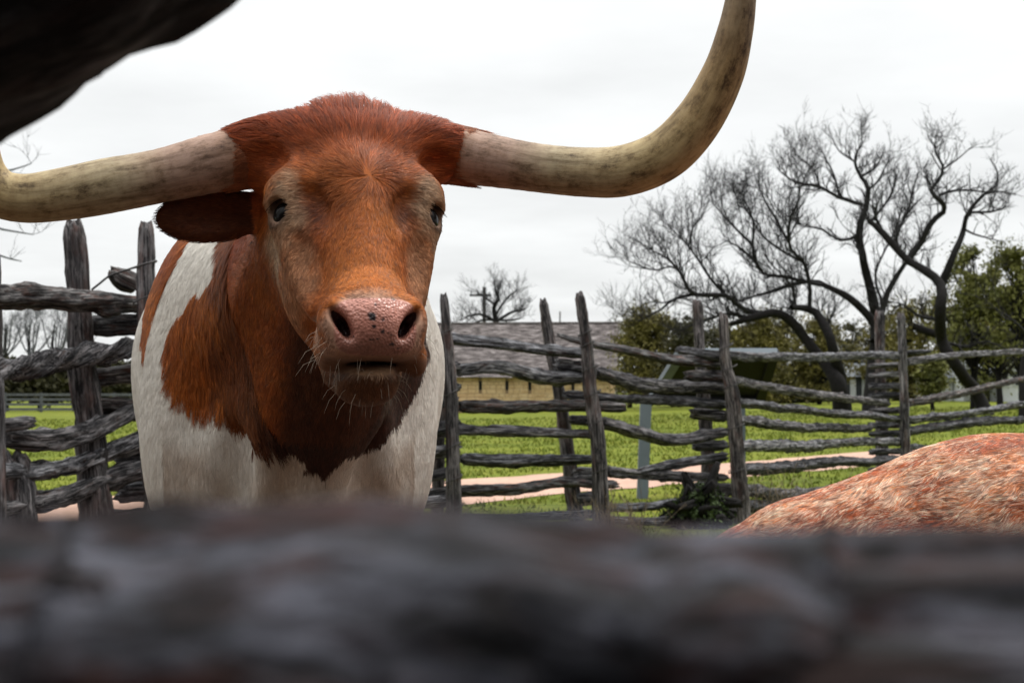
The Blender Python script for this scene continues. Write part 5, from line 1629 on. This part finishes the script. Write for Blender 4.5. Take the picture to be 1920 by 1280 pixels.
    lift = np.where(ear_, 0.42, lift)
    radi = np.where(hd_, 0.00038, 0.00050) * rng.uniform(0.7, 1.3, n)
    wh = np.where(Cc[:, :1] > 0.5, 0.18, 1.0)
    var = 1 + wh * (rng.normal(1.0, 0.22, (n, 1)) * (0.75 + 0.55 * vnoise(R * 85.0, 12)[:, None]) - 1)
    flow = flow + np.where(hd_[:, None], 0.0, 1.0) * (p * (fbm(R * 6.0, 44)[:, None] - 0.5) * 0.9)
    ex = []
    for pa, pb, w0, w1, dd in (((482, 292), (385, 312), 112, 108, 2.62), ((818, 284), (908, 300), 112, 101, 2.69)):
        A_, B_ = P(*pa, dd), P(*pb, dd); T_ = norm(B_ - A_)
        e1 = norm(np.cross(T_, Z)); e2 = np.cross(T_, e1)
        m = int(12000 * FUR)
        th = rng.uniform(0, 2 * np.pi, m)
        lim = 0.30 + 0.95 * fbm(np.stack([np.cos(th) * 2.2, np.sin(th) * 2.2, np.full(m, dd * 7)], -1), 91, 3)
        sfr = rng.random(m) ** 1.7 * lim
        rr_ = (w0 + (w1 - w0) * sfr) * dd / FPX / 2
        nn_ = np.cos(th)[:, None] * e1 + np.sin(th)[:, None] * e2
        pos = A_ + (B_ - A_) * sfr[:, None] + nn_ * (rr_ + 0.0005)[:, None]
        ok = (nn_ @ norm(np.array((0, 0, CAM_H)) - A_)) > -0.35
        ex.append((pos[ok], nn_[ok], np.tile(T_, (ok.sum(), 1)) + rng.normal(0, 0.12, (ok.sum(), 3)) - Z * 0.15))
    ep = np.vstack([q[0] for q in ex]); en_ = np.vstack([q[1] for q in ex]); ef = np.vstack([q[2] for q in ex]); ne = len(ep)
    R = np.vstack([R, ep]); NR = np.vstack([NR, en_]); flow = np.vstack([flow, ef])
    length = np.concatenate([length, rng.uniform(0.008, 0.024, ne)]); lift = np.concatenate([lift, rng.uniform(0.10, 0.30, ne)]); radi = np.concatenate([radi, np.full(ne, 0.0004)])
    Cc = np.vstack([Cc, np.tile(red * 0.6 + np.array((0.36, 0.20, 0.11)) * 0.4, (ne, 1)) * rng.normal(1.0, 0.22, (ne, 1))]); var = np.vstack([var, np.ones((ne, 1))])
    hd_ = np.concatenate([hd_, np.ones(ne, bool)]); top = np.concatenate([top, np.zeros(ne)])
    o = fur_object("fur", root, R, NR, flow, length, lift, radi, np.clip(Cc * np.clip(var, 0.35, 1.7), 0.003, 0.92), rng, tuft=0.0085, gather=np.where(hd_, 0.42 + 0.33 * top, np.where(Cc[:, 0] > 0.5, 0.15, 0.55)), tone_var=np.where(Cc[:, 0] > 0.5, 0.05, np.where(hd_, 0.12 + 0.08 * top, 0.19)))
    props(o, kind="stuff")
    # eyelashes
    for k, (c, r) in enumerate(eyes):
        s = (-1, 1)[k]
        e = norm(X * (0.72 * s) + W * 0.66 - U * 0.08); hor = norm(np.cross(e, U))
        tb = Tubes()
        for j in range(22):
            ang = (j / 21 - 0.5) * 1.9
            b0 = c + e * 0.021 - U * 0.0195 * math.cos(ang) + hor * 0.019 * math.sin(ang)
            b1 = b0 + e * 0.012 + hor * 0.008 * math.sin(ang) + U * 0.004
            b2 = b1 + e * 0.006 + U * 0.009
            tb.add(np.array((b0, b1, b2)), np.array((0.0006, 0.0005, 0.0002)), 3)
        tb.build("eyelashes", MAT["eye"], root)
    tb = Tubes()
    cand = np.nonzero((((x_ := head_coords(V))[3] < -0.40) & (x_[4] > 0.16) & (np.abs(x_[0]) < 0.1) & (bare < 0.1)))[0]
    for i in rng.choice(cand, 70):
        d0 = norm(N[i] * 1.0 - Z * 0.5 + rng.normal(0, 0.25, 3)); L = rng.uniform(0.015, 0.045)
        pts = np.array([V[i], V[i] + d0 * L * 0.5, V[i] + norm(d0 - Z * 0.35) * L])
        tb.add(pts, np.array((0.0004, 0.0003, 0.00012)), 3)
    props(tb.build("whiskers", MAT["whisker"], root), kind="stuff")
steer()

# ------------------------------------------------------------------ the roan cow whose back shows at right
def roan():
    Z = np.array((0, 0, 1.0))
    a = norm(np.array((-0.995, -0.10, 0))); p = np.array((-a[1], a[0], 0))      # a points to the tail
    D0 = 2.62
    c0 = np.array((1.25, 2.70, 0))
    def B(t, l, z): return c0 + a * t + p * l + Z * z
    AB = np.stack([a, p, Z])
    root = empty("roan_cow", c0, "red roan cow with only its shaggy back showing above the near rail", "cow")
    xs = axis([(0.18, 1.05, 0.009), (1.05, 2.9, 0.025)]); ys_ = axis([(2.1, 3.2, 0.012)]); zs_ = axis([(-0.01, 0.85, 0.024), (0.85, 1.5, 0.009)])
    f = Field(xs, ys_, zs_)
    def top(px, py, r, d=2.66): # a point of the back line -> centre of a ball of radius r below it
        q = P(px, py, d); return q - Z * r
    ch = [(1410, 985, .10), (1498, 942, .13), (1608, 908, .17), (1700, 880, .19), (1790, 842, .205), (1862, 822, .215), (1940, 822, .225), (2100, 830, .24), (2400, 820, .24), (2700, 790, .20)]
    for (x0, y0, r0), (x1, y1, r1) in zip(ch[:-1], ch[1:]):
        f.cone(top(x0, y0, r0), top(x1, y1, r1), r0, r1, 0.03)
    f.ell(B(-0.15, 0, 0.80), (0.72, 0.29, 0.33), AB, 0.1)
    for s in (-1, 1):
        f.ell(B(0.33, 0.14 * s, 0.90), (0.16, 0.10, 0.18), AB, 0.08)
        f.cone(B(0.62, 0.13 * s, 0.85), B(0.58, 0.14 * s, 0.52), 0.13, 0.08, 0.06); f.cone(B(0.58, 0.14 * s, 0.52), B(0.72, 0.14 * s, 0.36), 0.07, 0.048, 0.03)
        f.cone(B(0.72, 0.14 * s, 0.36), B(0.68, 0.14 * s, 0.05), 0.044, 0.042, 0.03)
        f.cone(B(-0.55, 0.13 * s, 0.75), B(-0.55, 0.13 * s, 0.45), 0.11, 0.065, 0.05); f.cone(B(-0.55, 0.13 * s, 0.45), B(-0.55, 0.13 * s, 0.05), 0.055, 0.042, 0.03)
    f.cone(B(-0.7, 0, 0.98), B(-1.12, 0, 1.16), 0.19, 0.12, 0.08)
    f.ell(B(-1.22, 0, 1.14), (0.16, 0.105, 0.12), AB, 0.04); f.cone(B(-1.25, 0, 1.10), B(-1.46, 0, 0.96), 0.085, 0.06, 0.04)
    for s in (-1, 1): f.ell(B(-1.12, 0.17 * s, 1.16), (0.035, 0.09, 0.02), AB, 0.03)
    f.cone(B(0.86, 0, 0.92), B(0.93, 0, 0.4), 0.035, 0.02, 0.04)
    V, Q = f.mesh(3); N, area = vert_normals(V, Q)
    rust = np.array((0.340, 0.066, 0.015)); cream = np.array((0.78, 0.50, 0.36)); org = np.array((0.56, 0.185, 0.062))
    def coat(q):
        r = (q - c0) @ AB.T
        st = np.stack([r[:, 0] * 10, r[:, 1] * 26, r[:, 2] * 30], -1)
        st2 = np.stack([r[:, 0] * 38, r[:, 1] * 120, r[:, 2] * 120], -1)
        n = fbm(st, 3, 3); n2 = fbm(st2, 4, 2)
        ridge = smooth01((q[:, 0] - 0.74) / 0.22) * smooth01((q[:, 2] - 1.08) / 0.10)
        k = smooth01((n * 0.28 + n2 * 0.80 - 0.550 - 0.13 * ridge) / 0.05)[:, None]
        base = rust + (org - rust) * smooth01((n - 0.35) / 0.3)[:, None]
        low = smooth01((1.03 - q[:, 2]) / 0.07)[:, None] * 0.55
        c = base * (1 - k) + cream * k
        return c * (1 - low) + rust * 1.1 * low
    C = coat(V)
    mesh_obj("body", V, Q, MAT["hide"], root, attrs={"coat": ("FLOAT_COLOR", np.hstack([C, np.ones((len(C), 1))])), "bare": ("FLOAT", np.zeros(len(C)))})
    for s in (-1, 1):
        pts = [B(-1.17, 0.07 * s, 1.22), B(-1.18, 0.22 * s, 1.25), B(-1.22, 0.36 * s, 1.34), B(-1.24, 0.42 * s, 1.48)]
        sp = catmull(pts, 30); tb = Tubes(); tb.add(sp, np.linspace(0.036, 0.006, 30), 14)
        v = np.vstack(tb.v); w = np.stack([np.repeat(np.linspace(0, .5, 30), 14), np.zeros(len(v)), np.zeros(len(v))], -1)
        mesh_obj("horn", v, np.vstack(tb.f), MAT["horn"], root, attrs={"wood": ("FLOAT_VECTOR", w), "along": ("FLOAT", w[:, 0] * 2)})
        ball("eye", B(-1.28, 0.088 * s, 1.16), 0.02, MAT["eye"], root)
    rng = np.random.default_rng(19)
    fc = V[Q].mean(1)
    vis = (fc[:, 2] > 0.94) & (fc[:, 0] < 1.12) & (((N[Q].mean(1)) * norm(np.array((0, 0, CAM_H)) - fc)).sum(1) > -0.3)
    wgt = area * vis
    n = int(120000 * FUR)
    pick = np.clip(np.searchsorted(np.cumsum(wgt) / wgt.sum(), rng.random(n)), 0, len(Q) - 1)
    s1, s2 = rng.random((n, 1)), rng.random((n, 1)); q4 = Q[pick]
    bil = lambda A: (A[q4[:, 0]] * (1 - s1) * (1 - s2) + A[q4[:, 1]] * s1 * (1 - s2) + A[q4[:, 2]] * s1 * s2 + A[q4[:, 3]] * (1 - s1) * s2)
    R = bil(V); NR = norm(bil(N))
    flow = a * 1.0 - Z * 0.35 + np.stack([np.zeros(n), np.zeros(n), (fbm(R * 9.0, 55) - 0.5) * 1.6], -1)
    Cc = coat(R + rng.normal(0, 0.006, (n, 3))) * np.clip(rng.normal(1.0, 0.28, (n, 1)), 0.4, 1.7)
    o = fur_object("fur", root, R, NR, flow, np.full(n, 0.018), np.full(n, 0.22), 0.00042 * rng.uniform(0.7, 1.3, n), np.clip(Cc, 0.004, 0.9), rng, 5, 0.5, 42.0, 0.30, tuft=0.007, gather=0.55, tone_var=0.28)
    props(o, kind="stuff")
roan()

# ------------------------------------------------------------------ the fence right in front of the lens
def near_fence():
    root = empty("rail_fence", (-0.62, 0.43, 0), "dark weathered rail fence right in front of the lens, out of focus", "fence")
    d = 0.215; s = d / FPX
    def at(px, py, w): return (*P(px, py, d), 0.5 * w * s)
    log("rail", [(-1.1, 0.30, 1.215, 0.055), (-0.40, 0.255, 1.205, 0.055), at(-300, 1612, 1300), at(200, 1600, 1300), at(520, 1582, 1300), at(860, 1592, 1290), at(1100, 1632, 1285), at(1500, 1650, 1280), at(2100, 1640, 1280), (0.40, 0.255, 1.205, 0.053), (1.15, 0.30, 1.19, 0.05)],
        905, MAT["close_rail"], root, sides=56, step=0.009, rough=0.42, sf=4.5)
    D = 0.64; s2 = D / FPX
    def at2(px, py, w): return (*P(px, py, D), 0.5 * w * s2)
    log("rail", [(-1.05, 0.60, 1.02, 0.062), (-0.62, 0.62, 1.22, 0.062), at2(-700, 235, 520), at2(-110, -22, 510), at2(150, -128, 500), at2(350, -210, 460), at2(470, -262, 340)],
        911, MAT["bark_rail"], root, sides=36, step=0.010, rough=0.5, ragged=0.25, sf=2.6)  # darker barky wood puts the shade on this log's underside into its colour
    for x, z in ((-0.62, 1.7), (1.02, 1.6)):
        log("post", [(x, 0.455, -0.05, 0.085), (x + 0.01, 0.455, 0.8, 0.08), (x - 0.01, 0.455, z, 0.068)], 920 + int(x * 10), MAT["post"], root, sides=18, rough=0.6)
        log("post", [(x, 0.135, -0.05, 0.08), (x, 0.135, 0.8, 0.075), (x, 0.135, z - 0.1, 0.066)], 940 + int(x * 10), MAT["post"], root, sides=18, rough=0.6)
    for k, z in enumerate((0.25, 0.55, 0.85)):
        log("rail", [(-1.1, 0.31, z, 0.06), (0.0, 0.30, z - 0.02, 0.06), (1.2, 0.31, z + 0.01, 0.055)], 930 + k, MAT["rail"], root, sides=16, rough=0.8)
near_fence()
